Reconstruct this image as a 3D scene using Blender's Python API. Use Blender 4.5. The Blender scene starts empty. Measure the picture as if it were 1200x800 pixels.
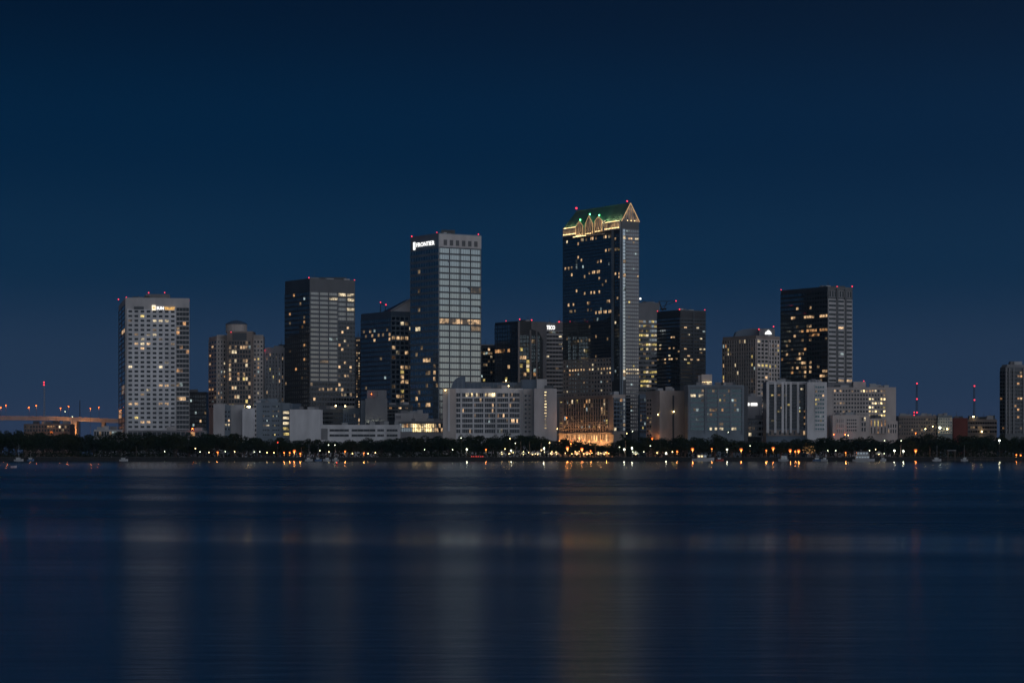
import bpy, math, random
from mathutils import Matrix, Vector
R = math.radians
sc = bpy.context.scene
col = sc.collection
rng = random.Random(7)

# ------------------------------------------------------------------ camera figures
F, HY, H = 2835.0, 532.4, 4.0          # focal length and horizon of a 1200 x 800 frame; eye 4 m above the bay


def PX(px, Y):
    return (px - 600.0) / F * Y


def PZ(py, Y):
    return H + (HY - py) / F * Y


def proj(p):
    return 600 + p[0] / p[1] * F, HY - (p[2] - H) / p[1] * F


# ------------------------------------------------------------------ materials
MATS = {}


def nmat(name):
    m = bpy.data.materials.new(name)
    m.use_nodes = True
    nt = m.node_tree
    MATS[name] = m
    return m, nt, nt.nodes['Principled BSDF']


def wall_mat(name, c, rough=0.8, amt=0.22, scale=0.12, metal=0.0):
    m, nt, b = nmat(name)
    g = nt.nodes.new('ShaderNodeNewGeometry')
    mp = nt.nodes.new('ShaderNodeMapping')
    mp.inputs['Scale'].default_value = (1, 1, 0.35)
    nt.links.new(g.outputs['Position'], mp.inputs[0])
    n = nt.nodes.new('ShaderNodeTexNoise')
    n.inputs['Scale'].default_value = scale
    n.inputs['Detail'].default_value = 6
    nt.links.new(mp.outputs[0], n.inputs['Vector'])
    r = nt.nodes.new('ShaderNodeMapRange')
    r.inputs[1].default_value, r.inputs[2].default_value = 0.3, 0.7
    r.inputs[3].default_value, r.inputs[4].default_value = 1 - amt, 1 + amt
    nt.links.new(n.outputs['Fac'], r.inputs[0])
    v = nt.nodes.new('ShaderNodeVectorMath')
    v.operation = 'SCALE'
    v.inputs[0].default_value = c
    nt.links.new(r.outputs[0], v.inputs['Scale'])
    nt.links.new(v.outputs[0], b.inputs['Base Color'])
    b.inputs['Roughness'].default_value = rough
    b.inputs['Metallic'].default_value = metal
    return m


def glass_mat(name, c, rough=0.06):
    m, nt, b = nmat(name)
    b.inputs['Base Color'].default_value = (*c, 1)
    b.inputs['Metallic'].default_value = 1.0
    b.inputs['Roughness'].default_value = rough
    return m


def lit_mat(name, c, s, vary=0.85, scale=0.8):
    m, nt, b = nmat(name)
    g = nt.nodes.new('ShaderNodeNewGeometry')
    n = nt.nodes.new('ShaderNodeTexNoise')
    n.inputs['Scale'].default_value = scale
    n.inputs['Detail'].default_value = 3
    nt.links.new(g.outputs['Position'], n.inputs['Vector'])
    n.inputs['Scale'].default_value = 1.3
    k = nt.nodes.new('ShaderNodeTexNoise')
    k.inputs['Scale'].default_value = 0.21
    k.inputs['Detail'].default_value = 1
    nt.links.new(g.outputs['Position'], k.inputs['Vector'])
    r = nt.nodes.new('ShaderNodeMath')
    r.operation = 'MULTIPLY'
    for i, (q, lo, hi) in enumerate(((n, .35, 1.65), (k, .1, 1.9))):
        e = nt.nodes.new('ShaderNodeMapRange')
        e.inputs[1].default_value, e.inputs[2].default_value = 0.36, 0.64
        e.inputs[3].default_value, e.inputs[4].default_value = lo, hi * (s if i else 1)
        if i: e.inputs[3].default_value = lo * s
        nt.links.new(q.outputs['Fac'], e.inputs[0])
        nt.links.new(e.outputs[0], r.inputs[i])
    b.inputs['Base Color'].default_value = (0.02, 0.02, 0.02, 1)
    b.inputs['Roughness'].default_value = 0.15
    b.inputs['Emission Color'].default_value = (*c, 1)
    nt.links.new(r.outputs[0], b.inputs['Emission Strength'])
    return m


def glow_mat(name, c, s):
    m, nt, b = nmat(name)
    b.inputs['Base Color'].default_value = (0.05, 0.05, 0.05, 1)
    b.inputs['Emission Color'].default_value = (*c, 1)
    b.inputs['Emission Strength'].default_value = s
    return m


wall_mat('white_concrete', (0.64, 0.64, 0.65))
wall_mat('pale_concrete', (0.45, 0.44, 0.44))
wall_mat('grey_concrete', (0.22, 0.22, 0.23))
wall_mat('beige_stone', (0.38, 0.325, 0.29))
wall_mat('cream_stone', (0.50, 0.45, 0.42))
wall_mat('pink_granite', (0.29, 0.225, 0.20), 0.5)
wall_mat('brown_stone', (0.26, 0.215, 0.19))
wall_mat('dark_panel', (0.056, 0.066, 0.078), 0.45)
wall_mat('black_panel', (0.045, 0.05, 0.056), 0.4)
wall_mat('blue_panel', (0.10, 0.14, 0.19), 0.5)
wall_mat('blue_steel', (0.17, 0.21, 0.25), 0.5)
wall_mat('red_brick', (0.22, 0.06, 0.045))
wall_mat('green_copper', (0.07, 0.155, 0.125), 0.5)
wall_mat('roof_gravel', (0.10, 0.10, 0.10))
wall_mat('dark_steel', (0.05, 0.05, 0.055), 0.5, 0.1, 0.3, 0.4)
wall_mat('pale_steel', (0.35, 0.36, 0.37), 0.45, 0.1, 0.3)
wall_mat('boat_white', (0.42, 0.43, 0.44), 0.35, 0.1, 0.4)
wall_mat('boat_red', (0.40, 0.05, 0.03), 0.4, 0.1, 0.4)
wall_mat('boat_blue', (0.05, 0.12, 0.25), 0.4, 0.1, 0.4)
wall_mat('canvas', (0.55, 0.53, 0.50), 0.8, 0.1, 0.5)
wall_mat('tyre_rubber', (0.02, 0.02, 0.02), 0.9)
wall_mat('car_paint', (0.10, 0.10, 0.11), 0.3)
wall_mat('seawall_stone', (0.025, 0.026, 0.027), 0.85, 0.35, 0.5)
wall_mat('pavement', (0.075, 0.073, 0.07), 0.85, 0.2, 0.3)
wall_mat('asphalt', (0.05, 0.05, 0.05), 0.9, 0.2, 0.2)
wall_mat('road_paint', (0.75, 0.75, 0.72), 0.7, 0.1)
wall_mat('bark', (0.07, 0.055, 0.045), 0.95, 0.3, 1.0)
wall_mat('timber', (0.12, 0.10, 0.08), 0.9, 0.25, 1.0)
glass_mat('glass_black', (0.27, 0.30, 0.31))
glass_mat('glass_front', (0.019, 0.022, 0.026))
glass_mat('glass_teal', (0.045, 0.07, 0.08))
glass_mat('glass_dark', (0.23, 0.27, 0.29))
glass_mat('glass_blue', (0.36, 0.42, 0.44))
glass_mat('glass_mirror', (0.20, 0.228, 0.23), 0.10)
glass_mat('glass_bronze', (0.125, 0.13, 0.132), 0.10)
glass_mat('glass_grey', (0.12, 0.127, 0.137), 0.1)
lit_mat('lit_warm', (1.0, 0.63, 0.33), 0.46)
lit_mat('lit_amber', (1.0, 0.50, 0.20), 0.38)
lit_mat('lit_pale', (1.0, 0.80, 0.50), 0.52)
lit_mat('lit_yellow', (1.0, 0.75, 0.24), 0.42)
lit_mat('lit_cool', (0.75, 0.95, 0.95), 0.26)
lit_mat('lit_dim', (1.0, 0.66, 0.36), 0.11)
lit_mat('lit_lobby', (1.0, 0.72, 0.34), 1.3, 0.7, 0.25)
glow_mat('beacon_red', (1.0, 0.04, 0.075), 2.3)
glow_mat('bulb_white', (0.95, 1.0, 0.70), 16.0)
glow_mat('globe_white', (0.85, 1.0, 0.55), 0.75)
glow_mat('globe_bright', (0.95, 1.0, 0.70), 1.1)
glow_mat('globe_orange', (1.0, 0.20, 0.035), 0.85)
glow_mat('globe_yellow', (1.0, 0.52, 0.16), 0.5)
glow_mat('globe_red', (1.0, 0.10, 0.05), 0.7)
glow_mat('bulb_bright', (1.0, 0.98, 0.80), 60.0)
glow_mat('bulb_orange', (1.0, 0.13, 0.014), 60.0)
glow_mat('bulb_yellow', (1.0, 0.70, 0.28), 18.0)
glow_mat('bulb_green', (0.10, 1.0, 0.26), 16.0)
glow_mat('bulb_red', (1.0, 0.06, 0.03), 4.0)
glow_mat('sign_white', (1.0, 0.98, 0.94), 1.6)
glow_mat('sign_cream', (1.0, 0.84, 0.62), 1.3)
glow_mat('sign_amber', (1.0, 0.55, 0.14), 1.1)
glow_mat('crown_gold', (1.0, 0.60, 0.26), 0.7)
glow_mat('crown_lamp', (1.0, 0.70, 0.30), 4.5)
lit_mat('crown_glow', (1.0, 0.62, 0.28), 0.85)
lit_mat('crown_dim_glow', (1.0, 0.58, 0.28), 0.17)  # gold wash on bay and gable faces, put into the material as emission
glow_mat('string_light', (1.0, 0.55, 0.22), 2.6)

DARKS = {'glass_black', 'glass_dark', 'glass_blue', 'glass_mirror', 'glass_bronze', 'glass_grey', 'glass_front', 'glass_teal'}


# ------------------------------------------------------------------ mesh helpers
class MB:
    def __init__(self):
        self.v, self.f, self.mi, self.m = [], [], [], []

    def idx(self, mat):
        if mat not in self.m:
            self.m.append(mat)
        return self.m.index(mat)

    def poly(self, pts, mat):
        n = len(self.v)
        self.v += [tuple(p) for p in pts]
        self.f.append(tuple(range(n, n + len(pts))))
        self.mi.append(self.idx(mat))

    def hexa(self, p, mat, skip=()):
        n = len(self.v)
        self.v += [tuple(q) for q in p]
        k = self.idx(mat)
        for i, q in enumerate(((0, 3, 2, 1), (4, 5, 6, 7), (0, 1, 5, 4), (1, 2, 6, 5), (2, 3, 7, 6), (3, 0, 4, 7))):
            if i in skip:
                continue
            self.f.append(tuple(n + j for j in q))
            self.mi.append(k)

    def box(self, x0, x1, y0, y1, z0, z1, mat):
        self.hexa([(x0, y0, z0), (x1, y0, z0), (x1, y1, z0), (x0, y1, z0),
                   (x0, y0, z1), (x1, y0, z1), (x1, y1, z1), (x0, y1, z1)], mat)

    def ob(self, O, u, n, t0, t1, z0, z1, d0, d1, mat):
        """box on a wall: t along the wall, d outward from it, z absolute"""
        def P(t, d, z):
            return (O[0] + u[0] * t + n[0] * d, O[1] + u[1] * t + n[1] * d, z)
        self.hexa([P(t0, d1, z0), P(t1, d1, z0), P(t1, d0, z0), P(t0, d0, z0),
                   P(t0, d1, z1), P(t1, d1, z1), P(t1, d0, z1), P(t0, d0, z1)], mat)

    def prism(self, pts, z0, z1, mat, top=None, cap=True):
        n = len(pts)
        for i in range(n):
            a, b = pts[i], pts[(i + 1) % n]
            self.poly([(a[0], a[1], z0), (b[0], b[1], z0), (b[0], b[1], z1), (a[0], a[1], z1)], mat)
        if cap:
            self.poly([(p[0], p[1], z1) for p in pts], top or mat)

    def tube(self, a, b, r0, r1, mat, n=8, cap=True):
        a, b = Vector(a), Vector(b)
        d = (b - a).normalized()
        s = d.cross(Vector((0.3, 0.9, 0.1) if abs(d.z) > 0.8 else (0, 0, 1))).normalized()
        t = d.cross(s)
        k, n0 = self.idx(mat), len(self.v)
        for c, r in ((a, r0), (b, r1)):
            for i in range(n):
                an = 2 * math.pi * i / n
                self.v.append(tuple(c + s * math.cos(an) * r + t * math.sin(an) * r))
        for i in range(n):
            j = (i + 1) % n
            self.f.append((n0 + i, n0 + j, n0 + n + j, n0 + n + i))
            self.mi.append(k)
        if cap:
            self.f.append(tuple(n0 + n + i for i in range(n)))
            self.f.append(tuple(n0 + n - 1 - i for i in range(n)))
            self.mi += [k, k]

    def ball(self, c, r, mat, nu=10, nv=6, sz=1.0):
        k, n0 = self.idx(mat), len(self.v)
        self.v.append((c[0], c[1], c[2] - r * sz))
        for j in range(1, nv):
            a = -math.pi / 2 + math.pi * j / nv
            for i in range(nu):
                b = 2 * math.pi * i / nu
                self.v.append((c[0] + r * math.cos(a) * math.cos(b), c[1] + r * math.cos(a) * math.sin(b), c[2] + r * sz * math.sin(a)))
        self.v.append((c[0], c[1], c[2] + r * sz))
        last = len(self.v) - 1
        for i in range(nu):
            ii = (i + 1) % nu
            self.f.append((n0, n0 + 1 + ii, n0 + 1 + i)); self.mi.append(k)
            for j in range(nv - 2):
                q = n0 + 1 + j * nu
                self.f.append((q + i, q + ii, q + nu + ii, q + nu + i)); self.mi.append(k)
            q = n0 + 1 + (nv - 2) * nu
            self.f.append((q + i, q + ii, last)); self.mi.append(k)

    def mesh(self, name, origin=(0, 0, 0)):
        me = bpy.data.meshes.new(name)
        ox, oy, oz = origin
        me.from_pydata([(x - ox, y - oy, z - oz) for x, y, z in self.v], [], self.f)
        for m in self.m:
            me.materials.append(MATS[m])
        me.polygons.foreach_set('material_index', self.mi)
        me.update()
        return me

    def build(self, name, parent=None, origin=(0, 0, 0), local=False):
        """vertices are world positions unless local; the object is parented at the thing's base"""
        o = bpy.data.objects.new(name, self.mesh(name, (0, 0, 0) if local else origin))
        col.objects.link(o)
        if parent:
            o.parent = parent
        elif not local:
            o.location = origin
        return o


def tag(o, label=None, cat=None, group=None, kind=None):
    for k, v in (('label', label), ('category', cat), ('group', group), ('kind', kind)):
        if v:
            o[k] = v
    return o


def empty(name, loc, label=None, cat=None, group=None):
    o = bpy.data.objects.new(name, None)
    o.empty_display_size = 1
    o.location = loc
    col.objects.link(o)
    return tag(o, label, cat, group)


def link(name, me, parent=None, loc=(0, 0, 0), scale=(1, 1, 1), rz=0):
    o = bpy.data.objects.new(name, me)
    col.objects.link(o)
    o.parent = parent
    o.location, o.scale, o.rotation_euler = loc, scale, (0, 0, rz)
    return o


def text_mesh(s, mat, depth=0.25, bold=0.03):
    c = bpy.data.curves.new('lettering', 'FONT')
    c.body = s
    c.size = 1.0
    c.extrude = depth / 2
    c.offset = bold if len(s) < 6 else 0.0
    c.resolution_u = 2
    c.align_x = 'LEFT'
    o = bpy.data.objects.new('lettering', c)
    col.objects.link(o)
    dg = bpy.context.evaluated_depsgraph_get()
    me = bpy.data.meshes.new_from_object(o.evaluated_get(dg))
    bpy.data.objects.remove(o)
    me.materials.clear()
    me.materials.append(MATS[mat])
    return me


# ------------------------------------------------------------------ buildings
GZ = 2.0                                   # level of the land behind the seawall
LITW = ['lit_warm'] * 3 + ['lit_amber'] * 2 + ['lit_pale'] * 2 + ['lit_yellow'] * 2 + ['lit_cool'] * 3 + ['lit_dim'] * 9


class Face:
    def __init__(s, A, B, Y):
        d = Vector((B[0] - A[0], B[1] - A[1]))
        s.W = d.length
        s.u = tuple(d / s.W)
        s.n = (s.u[1], -s.u[0])
        s.O = A
        s.Y = Y

    def t(s, px):
        k = (px - 600) / F
        return (k * s.O[1] - s.O[0]) / (s.u[0] - k * s.u[1])

    def p(s, t, d, z):
        return (s.O[0] + s.u[0] * t + s.n[0] * d, s.O[1] + s.u[1] * t + s.n[1] * d, z)


class Block:
    def __init__(s, xl, xc, xr, Y, theta, depth):
        th = R(theta)
        c, sn = math.cos(th), math.sin(th)
        C = (PX(xc, Y), Y)
        kr = (xr - 600) / F
        a = (kr * Y - C[0]) / (c - kr * sn)
        if xl < xc - 0.01:
            kl = (xl - 600) / F
            b = (C[0] - kl * Y) / (sn + kl * c)
        else:
            b = depth
        if depth:
            b = depth
        s.C, s.Y = C, Y
        s.Lp = (C[0] - b * sn, C[1] + b * c)
        s.Rp = (C[0] + a * c, C[1] + a * sn)
        s.Bp = (s.Lp[0] + a * c, s.Lp[1] + a * sn)
        s.L, s.R = Face(s.Lp, C, Y), Face(C, s.Rp, Y)
        s.a, s.b = a, b
        s.uL, s.uR = (-sn, c), (c, sn)

    def foot(s, grow=0.0):
        g = grow
        e = (s.uR[0] * g, s.uR[1] * g)
        h = (s.uL[0] * g, s.uL[1] * g)
        return [(s.C[0] - e[0] - h[0], s.C[1] - e[1] - h[1]), (s.Rp[0] + e[0] - h[0], s.Rp[1] + e[1] - h[1]),
                (s.Bp[0] + e[0] + h[0], s.Bp[1] + e[1] + h[1]), (s.Lp[0] - e[0] + h[0], s.Lp[1] - e[1] + h[1])]


class Bld:
    def __init__(s, name, label, cat, px, Y, seed=0):
        s.base = (PX(px, Y), Y, GZ)
        s.root = empty(name, s.base, label, cat)
        s.wall, s.roof, s.frames, s.wins, s.lit, s.near = MB(), MB(), {}, [], [], []
        s.rng = random.Random(seed + 11)
        s.Y = Y
        s.roofs = []

    def block(s, xl, xc, xr, ytop, Y=None, theta=33, wall='dark_panel', depth=None, ybot=None, parapet=0.9):
        Y = Y or s.Y
        b = Block(xl, xc, xr, Y, theta, depth)
        z1 = PZ(ytop, Y)
        z0 = PZ(ybot, Y) if ybot else GZ
        s.wall.prism(b.foot(), z0, z1 - parapet, wall, cap=False)
        s.roof.poly([(p[0], p[1], z1 - parapet) for p in b.foot(-0.01)], 'roof_gravel')
        fo, fi = b.foot(0.0), b.foot(-0.5)                     # parapet upstand
        for i in range(4):
            j = (i + 1) % 4
            s.wall.hexa([(*fo[i], z1 - parapet), (*fo[j], z1 - parapet), (*fi[j], z1 - parapet), (*fi[i], z1 - parapet),
                         (*fo[i], z1), (*fo[j], z1), (*fi[j], z1), (*fi[i], z1)], wall, skip=(0,))
        b.z0, b.z1 = z0, z1
        if b.a > 9 and b.b > 9 and parapet > .5:
            s.roofs.append((b, min(7, 1 + int(b.a / 7))))
        return b

    def light(s, x0, y0, x1, y1, mat, p=1.0):
        s.lit.append((x0, y0, x1, y1, mat, p))

    def spots(s, mat, *pts, r=1.6, ry=2.2):
        for x, y in pts:
            s.near.append((x, y, max(r, 1.6) * 1.6, mat))

    def grid(s, face, y0, y1, cols, rows, x0=None, x1=None, wv=0.4, wh=1.2, glass='glass_dark', frame='dark_panel',
             p=0.0, sub=0, proud=0.32, head=True, tilt=0.003, arch=False):
        """windows in cols x rows between pixel heights y0..y1 (read at the near corner), with frame bars between"""
        fb = s.frames.setdefault(frame, MB())
        O, u, n = face.O, face.u, face.n
        z1, z0 = PZ(y0, face.Y), PZ(y1, face.Y)
        t0 = 0.0 if x0 is None else face.t(x0)
        t1 = face.W if x1 is None else face.t(x1)
        te = [t0 + (t1 - t0) * i / cols for i in range(cols + 1)]
        ze = [z0 + (z1 - z0) * i / rows for i in range(rows + 1)]
        if wv > 0:
            for i, t in enumerate(te):
                a, b = t - wv / 2, t + wv / 2
                if i == 0: a = t
                if i == cols: b = t
                if i in (0, cols): a, b = (a, a + max(wv / 2, .15)) if i == 0 else (b - max(wv / 2, .15), b)
                fb.ob(O, u, n, a, b, z0, z1, -0.05, proud, frame)
        if wh > 0:
            for j, z in enumerate(ze):
                a, b = z - wh / 2, z + wh / 2
                if j == 0: a = z
                if j == rows: b = z
                fb.ob(O, u, n, t0 + .01, t1 - .01, a, b, -0.05, proud - 0.012, frame)
        for i in range(cols):
            if sub:
                for q in range(1, sub + 1):
                    t = te[i] + (te[i + 1] - te[i]) * q / (sub + 1)
                    fb.ob(O, u, n, t - .07, t + .07, z0, z1, 0, min(0.18, proud * .6), frame)
            for j in range(rows):
                a, b = te[i] + wv / 2 - .03, te[i + 1] - wv / 2 + .03
                c, d = ze[j] + wh / 2 - .03, ze[j + 1] - wh / 2 + .03
                cx, cy = proj(face.p((a + b) / 2, 0, (c + d) / 2))
                mat = None
                for (lx0, ly0, lx1, ly1, lm, lp) in s.lit:
                    if lx0 <= cx <= lx1 and ly0 <= cy <= ly1 and s.rng.random() < lp:
                        mat = lm if isinstance(lm, str) else s.rng.choice(lm)
                        break
                if mat is None and s.rng.random() < p * .9:
                    mat = s.rng.choice(LITW)
                view = abs(n[1])
                tl = s.rng.uniform(-tilt, tilt) * (b - a), s.rng.uniform(-tilt, tilt) * (d - c)
                s.wins.append((face, a, b, c, d, mat or glass, (b - a) * (d - c) * view, tl))

    def bands(s, face, y0, y1, rows, mat, h=0.9, proud=0.4, x0=None, x1=None):
        fb = s.frames.setdefault(mat, MB())
        z1, z0 = PZ(y0, face.Y), PZ(y1, face.Y)
        t0 = 0.0 if x0 is None else face.t(x0)
        t1 = face.W if x1 is None else face.t(x1)
        for j in range(rows + 1):
            z = z0 + (z1 - z0) * j / rows
            fb.ob(face.O, face.u, face.n, t0, t1, z - h / 2, z + h / 2, 0, proud, mat)

    def fin(s, face, x, y0, y1, w, mat, proud=0.6):
        fb = s.frames.setdefault(mat, MB())
        t = face.t(x)
        fb.ob(face.O, face.u, face.n, t - w / 2, t + w / 2, PZ(y1, face.Y), PZ(y0, face.Y), 0, proud, mat)

    def panel(s, face, x0, x1, y0, y1, mat, proud=0.5, mb=None):
        mb = mb or s.frames.setdefault(mat, MB())
        mb.ob(face.O, face.u, face.n, face.t(x0), face.t(x1), PZ(y1, face.Y), PZ(y0, face.Y), 0, proud, mat)

    def part(s, name, mb, label=None):
        o = mb.build(name, s.root, s.base)
        if label:
            o['label'] = label
        return o

    def beacon(s, px, py, Y=None, pole=2.0, r=0.5):
        r *= s.rng.uniform(.72, 1.1)
        Y = Y or s.Y
        m = MB()
        x, z = PX(px, Y), PZ(py, Y)
        m.tube((x, Y, z - pole), (x, Y, z - r * .6), 0.14, 0.12, 'dark_steel', 6)
        o = s.part('beacon', m)
        g = MB()
        g.ball((x, Y, z), r, 'beacon_red', 8, 6)
        g.build('beacon_lamp', o, s.base)

    def sign(s, face, txt, mat, x0, x1, y0, y1, proud=0.4, name='sign'):
        me = text_mesh(txt, mat)
        xs = [v.co.x for v in me.vertices]; ys = [v.co.y for v in me.vertices]
        w, h = max(xs) - min(xs), max(ys) - min(ys)
        t0, t1 = face.t(x0), face.t(x1)
        z0, z1 = PZ(y1, face.Y), PZ(y0, face.Y)
        sx, sy = (t1 - t0) / w, (z1 - z0) / h
        for v in me.vertices:
            t = t0 + (v.co.x - min(xs)) * sx
            z = z0 + (v.co.y - min(ys)) * sy
            q = face.p(t, proud + v.co.z, z)
            v.co = (q[0] - s.base[0], q[1] - s.base[1], q[2] - s.base[2])
        me.update()
        return link(name, me, s.root)

    def box_on(s, x0, x1, y0, y1, Y, mat, depth=12, name='penthouse'):
        m = MB()
        X0, X1 = PX(x0, Y), PX(x1, Y)
        m.box(X0, X1, Y, Y + depth, PZ(y1, Y), PZ(y0, Y), mat)
        return s.part(name, m)

    def clutter(s, k, n, seed, hmax=3.2):
        """plant rooms, cooling units and whip aerials standing on a flat roof, each a part of its own"""
        q = random.Random(seed)
        for i in range(n):
            w, d = q.uniform(2.2, 6.5), q.uniform(2, 4)
            if k.a < w + 3 or k.b < d + 4:
                continue
            t, e, h = q.uniform(1.2, k.a - w - 1.2), q.uniform(1.5, max(1.6, min(9, k.b - d - 1.5))), q.uniform(1.3, hmax)
            O = (k.C[0] + k.uL[0] * e, k.C[1] + k.uL[1] * e)
            m = MB()
            m.ob(O, k.uR, k.uL, t, t + w, k.z1 - .9, k.z1 + h, 0, d, q.choice(['grey_concrete', 'pale_steel', 'dark_panel', 'pale_concrete']))
            s.part('roof_unit', m)
            if q.random() < .55:
                m = MB()
                p = (O[0] + k.uR[0] * (t + w * .5) + k.uL[0] * .8, O[1] + k.uR[1] * (t + w * .5) + k.uL[1] * .8)
                m.tube((*p, k.z1 + h - .1), (*p, k.z1 + h + q.uniform(2, 5)), .16, .06, 'dark_steel', 5)
                s.part('aerial', m)

    def finish(s):
        for i, (k, n) in enumerate(s.roofs):
            s.clutter(k, n if k.z1 < 90 else 3, i + int(s.base[0]) % 97, 2.6 if k.z1 < 90 else 1.0)
        if s.wall.f: s.part('wall', s.wall)
        if s.roof.f: s.part('roof', s.roof)
        for k, m in s.frames.items():
            s.part('facade_frame', m)
        ctr = [proj(f.p((a + b) / 2, 0, (c + d) / 2)) for f, a, b, c, d, *_ in s.wins]
        for x, y, r, mat in s.near:                            # a lit room: the window nearest that place
            i = min(range(len(ctr)), key=lambda q: (ctr[q][0] - x) ** 2 + (ctr[q][1] - y) ** 2)
            if abs(ctr[i][0] - x) < r + 2 and abs(ctr[i][1] - y) < r + 2:
                q = s.wins[i]
                s.wins[i] = (*q[:5], mat, *q[6:])
        w = sorted(s.wins, key=lambda q: (-round(math.log(q[6] + .01) / .25), q[5] in DARKS))
        rest = MB()
        for i, (f, a, b, c, d, mat, ar, tl) in enumerate(w):
            m = MB() if i < 100 else rest
            P = [f.p(a, .05, c), f.p(b, .05 + tl[0], c), f.p(b, 0, c), f.p(a, 0, c),
                 f.p(a, .05 + tl[1], d), f.p(b, .05 + tl[0] + tl[1], d), f.p(b, 0, d), f.p(a, 0, d)]
            m.hexa(P, mat, skip=(4,))
            if i < 100:
                s.part('window', m)
        if rest.f:
            s.part('window', rest)['kind'] = 'stuff'


exec_order = []

# ---- 1 white gridded tower at the left -------------------------------------------------
b = Bld('office_tower', 'white gridded office tower with glowing sign, leftmost tall tower by the bridge', 'tower', 180, 1720, 1)
k = b.block(139, 147, 222, 348.5, theta=12, wall='pale_concrete')
W3 = ['lit_warm', 'lit_pale', 'lit_warm', 'lit_amber']
b.spots('lit_pale', (180.5, 377.5), (187.5, 377.5), (194.5, 377.5), (163, 404.5), (170, 404.5), (158.5, 404.5), (171, 394), (180.5, 394.5),
        (158, 400), (165, 400), (172, 393.5), (151.5, 428.5), (172, 455), (186.5, 427.5), (194, 427), r=2.6)
b.spots('lit_warm', (158, 405), (165, 405.5), (172, 404), (152, 474.5), (158.5, 475), (187, 475), (193.5, 475.5), (187, 450.5), (194, 450.5), (165.5, 496), (171, 497), r=2.6)
b.spots('lit_yellow', (167.5, 371.5), r=2.6)
b.spots('lit_dim', (152, 374), (160, 394), (187, 400), (201, 405), (201, 450), (166, 463), (179, 385), r=2.6)
b.grid(k.R, 362, 508, 8, 27, 149, 206, wv=1.7, wh=1.7, glass='glass_front', frame='white_concrete', p=0.02, proud=.4)
b.spots('lit_amber', (216, 380), (210, 391), (211, 407), (220.5, 413.5), (209, 434), (214, 434), r=3)
b.spots('lit_warm', (208, 465.5), (213, 465.5), (217, 465.5), (208, 450), r=3)
b.grid(k.R, 359, 508, 4, 27, 206.6, 221.6, wv=0.12, wh=.95, glass='glass_front', frame='pale_concrete', p=0.02)
b.spots('lit_amber', (140.5, 480.5), (141, 485), r=2)
b.grid(k.L, 356, 505, 2, 27, 139.3, 146.6, wv=0.3, wh=.5, glass='glass_front', frame='dark_panel', p=0.05)
b.panel(k.R, 157, 168.5, 359, 362.4, 'dark_panel', .45)
b.box_on(171, 197, 344.5, 351, 1735, 'grey_concrete', 10)
m = MB(); m.box(PX(169.5, 1733), PX(175, 1733), 1730, 1734, PZ(351, 1732), PZ(346.5, 1732), 'black_panel'); b.part('vent_stack', m)
m = MB()
f = k.R
m.ob(f.O, f.u, f.n, f.t(178), f.t(182.4), PZ(363.2, 1720), PZ(357.2, 1720), .42, .8, 'sign_cream')
m.ob(f.O, f.u, f.n, f.t(179.2), f.t(181.2), PZ(361.4, 1720), PZ(359, 1720), .8, .9, 'sign_amber')
b.part('emblem', m)
b.sign(f, 'SUN', 'sign_white', 183.4, 191.8, 358.7, 362.4, .45)
b.sign(f, 'TRUST', 'sign_amber', 192.4, 205, 359.2, 362.6, .45)
for x, y, Y in ((138.8, 350.7, 1734), (148, 348.5, 1722), (174.2, 343, 1736), (193, 342.8, 1736), (221.3, 352, 1738)):
    b.beacon(x, y, Y)
b.finish()

# ---- 2 dark block right of it -----------------------------------------------------------
b = Bld('office_building', 'low dark office block between the white gridded tower and the domed beige tower', 'building', 228, 1850, 2)
k = b.block(214, 214, 242, 459, theta=3, wall='black_panel', depth=25)
b.spots('lit_amber', (226, 502), r=3)
b.grid(k.R, 462, 505, 10, 9, wv=.5, wh=1.2, glass='glass_black', frame='black_panel', p=0.06)
b.finish()

# ---- 3 domed residential tower -----------------------------------------------------------
b = Bld('apartment_tower', 'beige apartment tower with shallow domed cap and dark glazed middle bay', 'tower', 274, 1800, 3)
for x, y in ((269.5, 406.3), (275, 406.3), (281.5, 406.3), (287, 406.3), (290.5, 406.3), (295, 406.3), (302, 406.3)):
    b.spots('lit_warm', (x, y), r=2.2)
b.spots('lit_pale', (264.5, 426), (276, 414), (288.5, 429), (294.5, 412.5), (288, 442), (264.5, 438), (288, 452), (276, 455), (278, 464), r=1.8)
b.spots('lit_amber', (243, 418.5), (252.5, 394.5), (243, 445.5), (264.5, 442), (294, 442), (297, 442), (302.5, 432.5), (243.5, 456), (248, 456), (258, 466), r=2)
b.spots('lit_warm', (249.5, 405), (243.5, 429), (270, 429), (270, 442), (274, 456), (275, 464), (280, 442), r=2)
kc = b.block(266, 266, 296, 388, theta=0, wall='brown_stone', depth=22)
k = b.block(240.5, 254, 269, 393.5, Y=1806, theta=20, wall='cream_stone', depth=26)
k2 = b.block(293, 293, 308.5, 393.5, Y=1806, theta=3, wall='cream_stone', depth=22)
b.grid(kc.R, 399, 478, 8, 15, 268, 294, wv=.5, wh=1.0, glass='glass_front', frame='brown_stone', p=0.16, proud=.5)
b.panel(kc.R, 272.5, 289, 390, 399, 'dark_panel', .3)
b.grid(k.R, 398, 478, 4, 16, 254.5, 268, wv=1.3, wh=1.6, glass='glass_front', frame='cream_stone', p=0.09)
b.grid(k.L, 398, 478, 3, 16, wv=1.6, wh=1.6, glass='glass_front', frame='cream_stone', p=0.12)
b.grid(k2.R, 398, 478, 4, 16, wv=1.2, wh=1.6, glass='glass_front', frame='cream_stone', p=0.12)
b.bands(k.R, 393, 395, 1, 'cream_stone', .8, .9)
b.bands(k2.R, 393, 395, 1, 'cream_stone', .8, .9)
b.roofs.clear()
cx, cy = PX(277, 1812), 1812
m = MB()
N = 20
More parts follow.
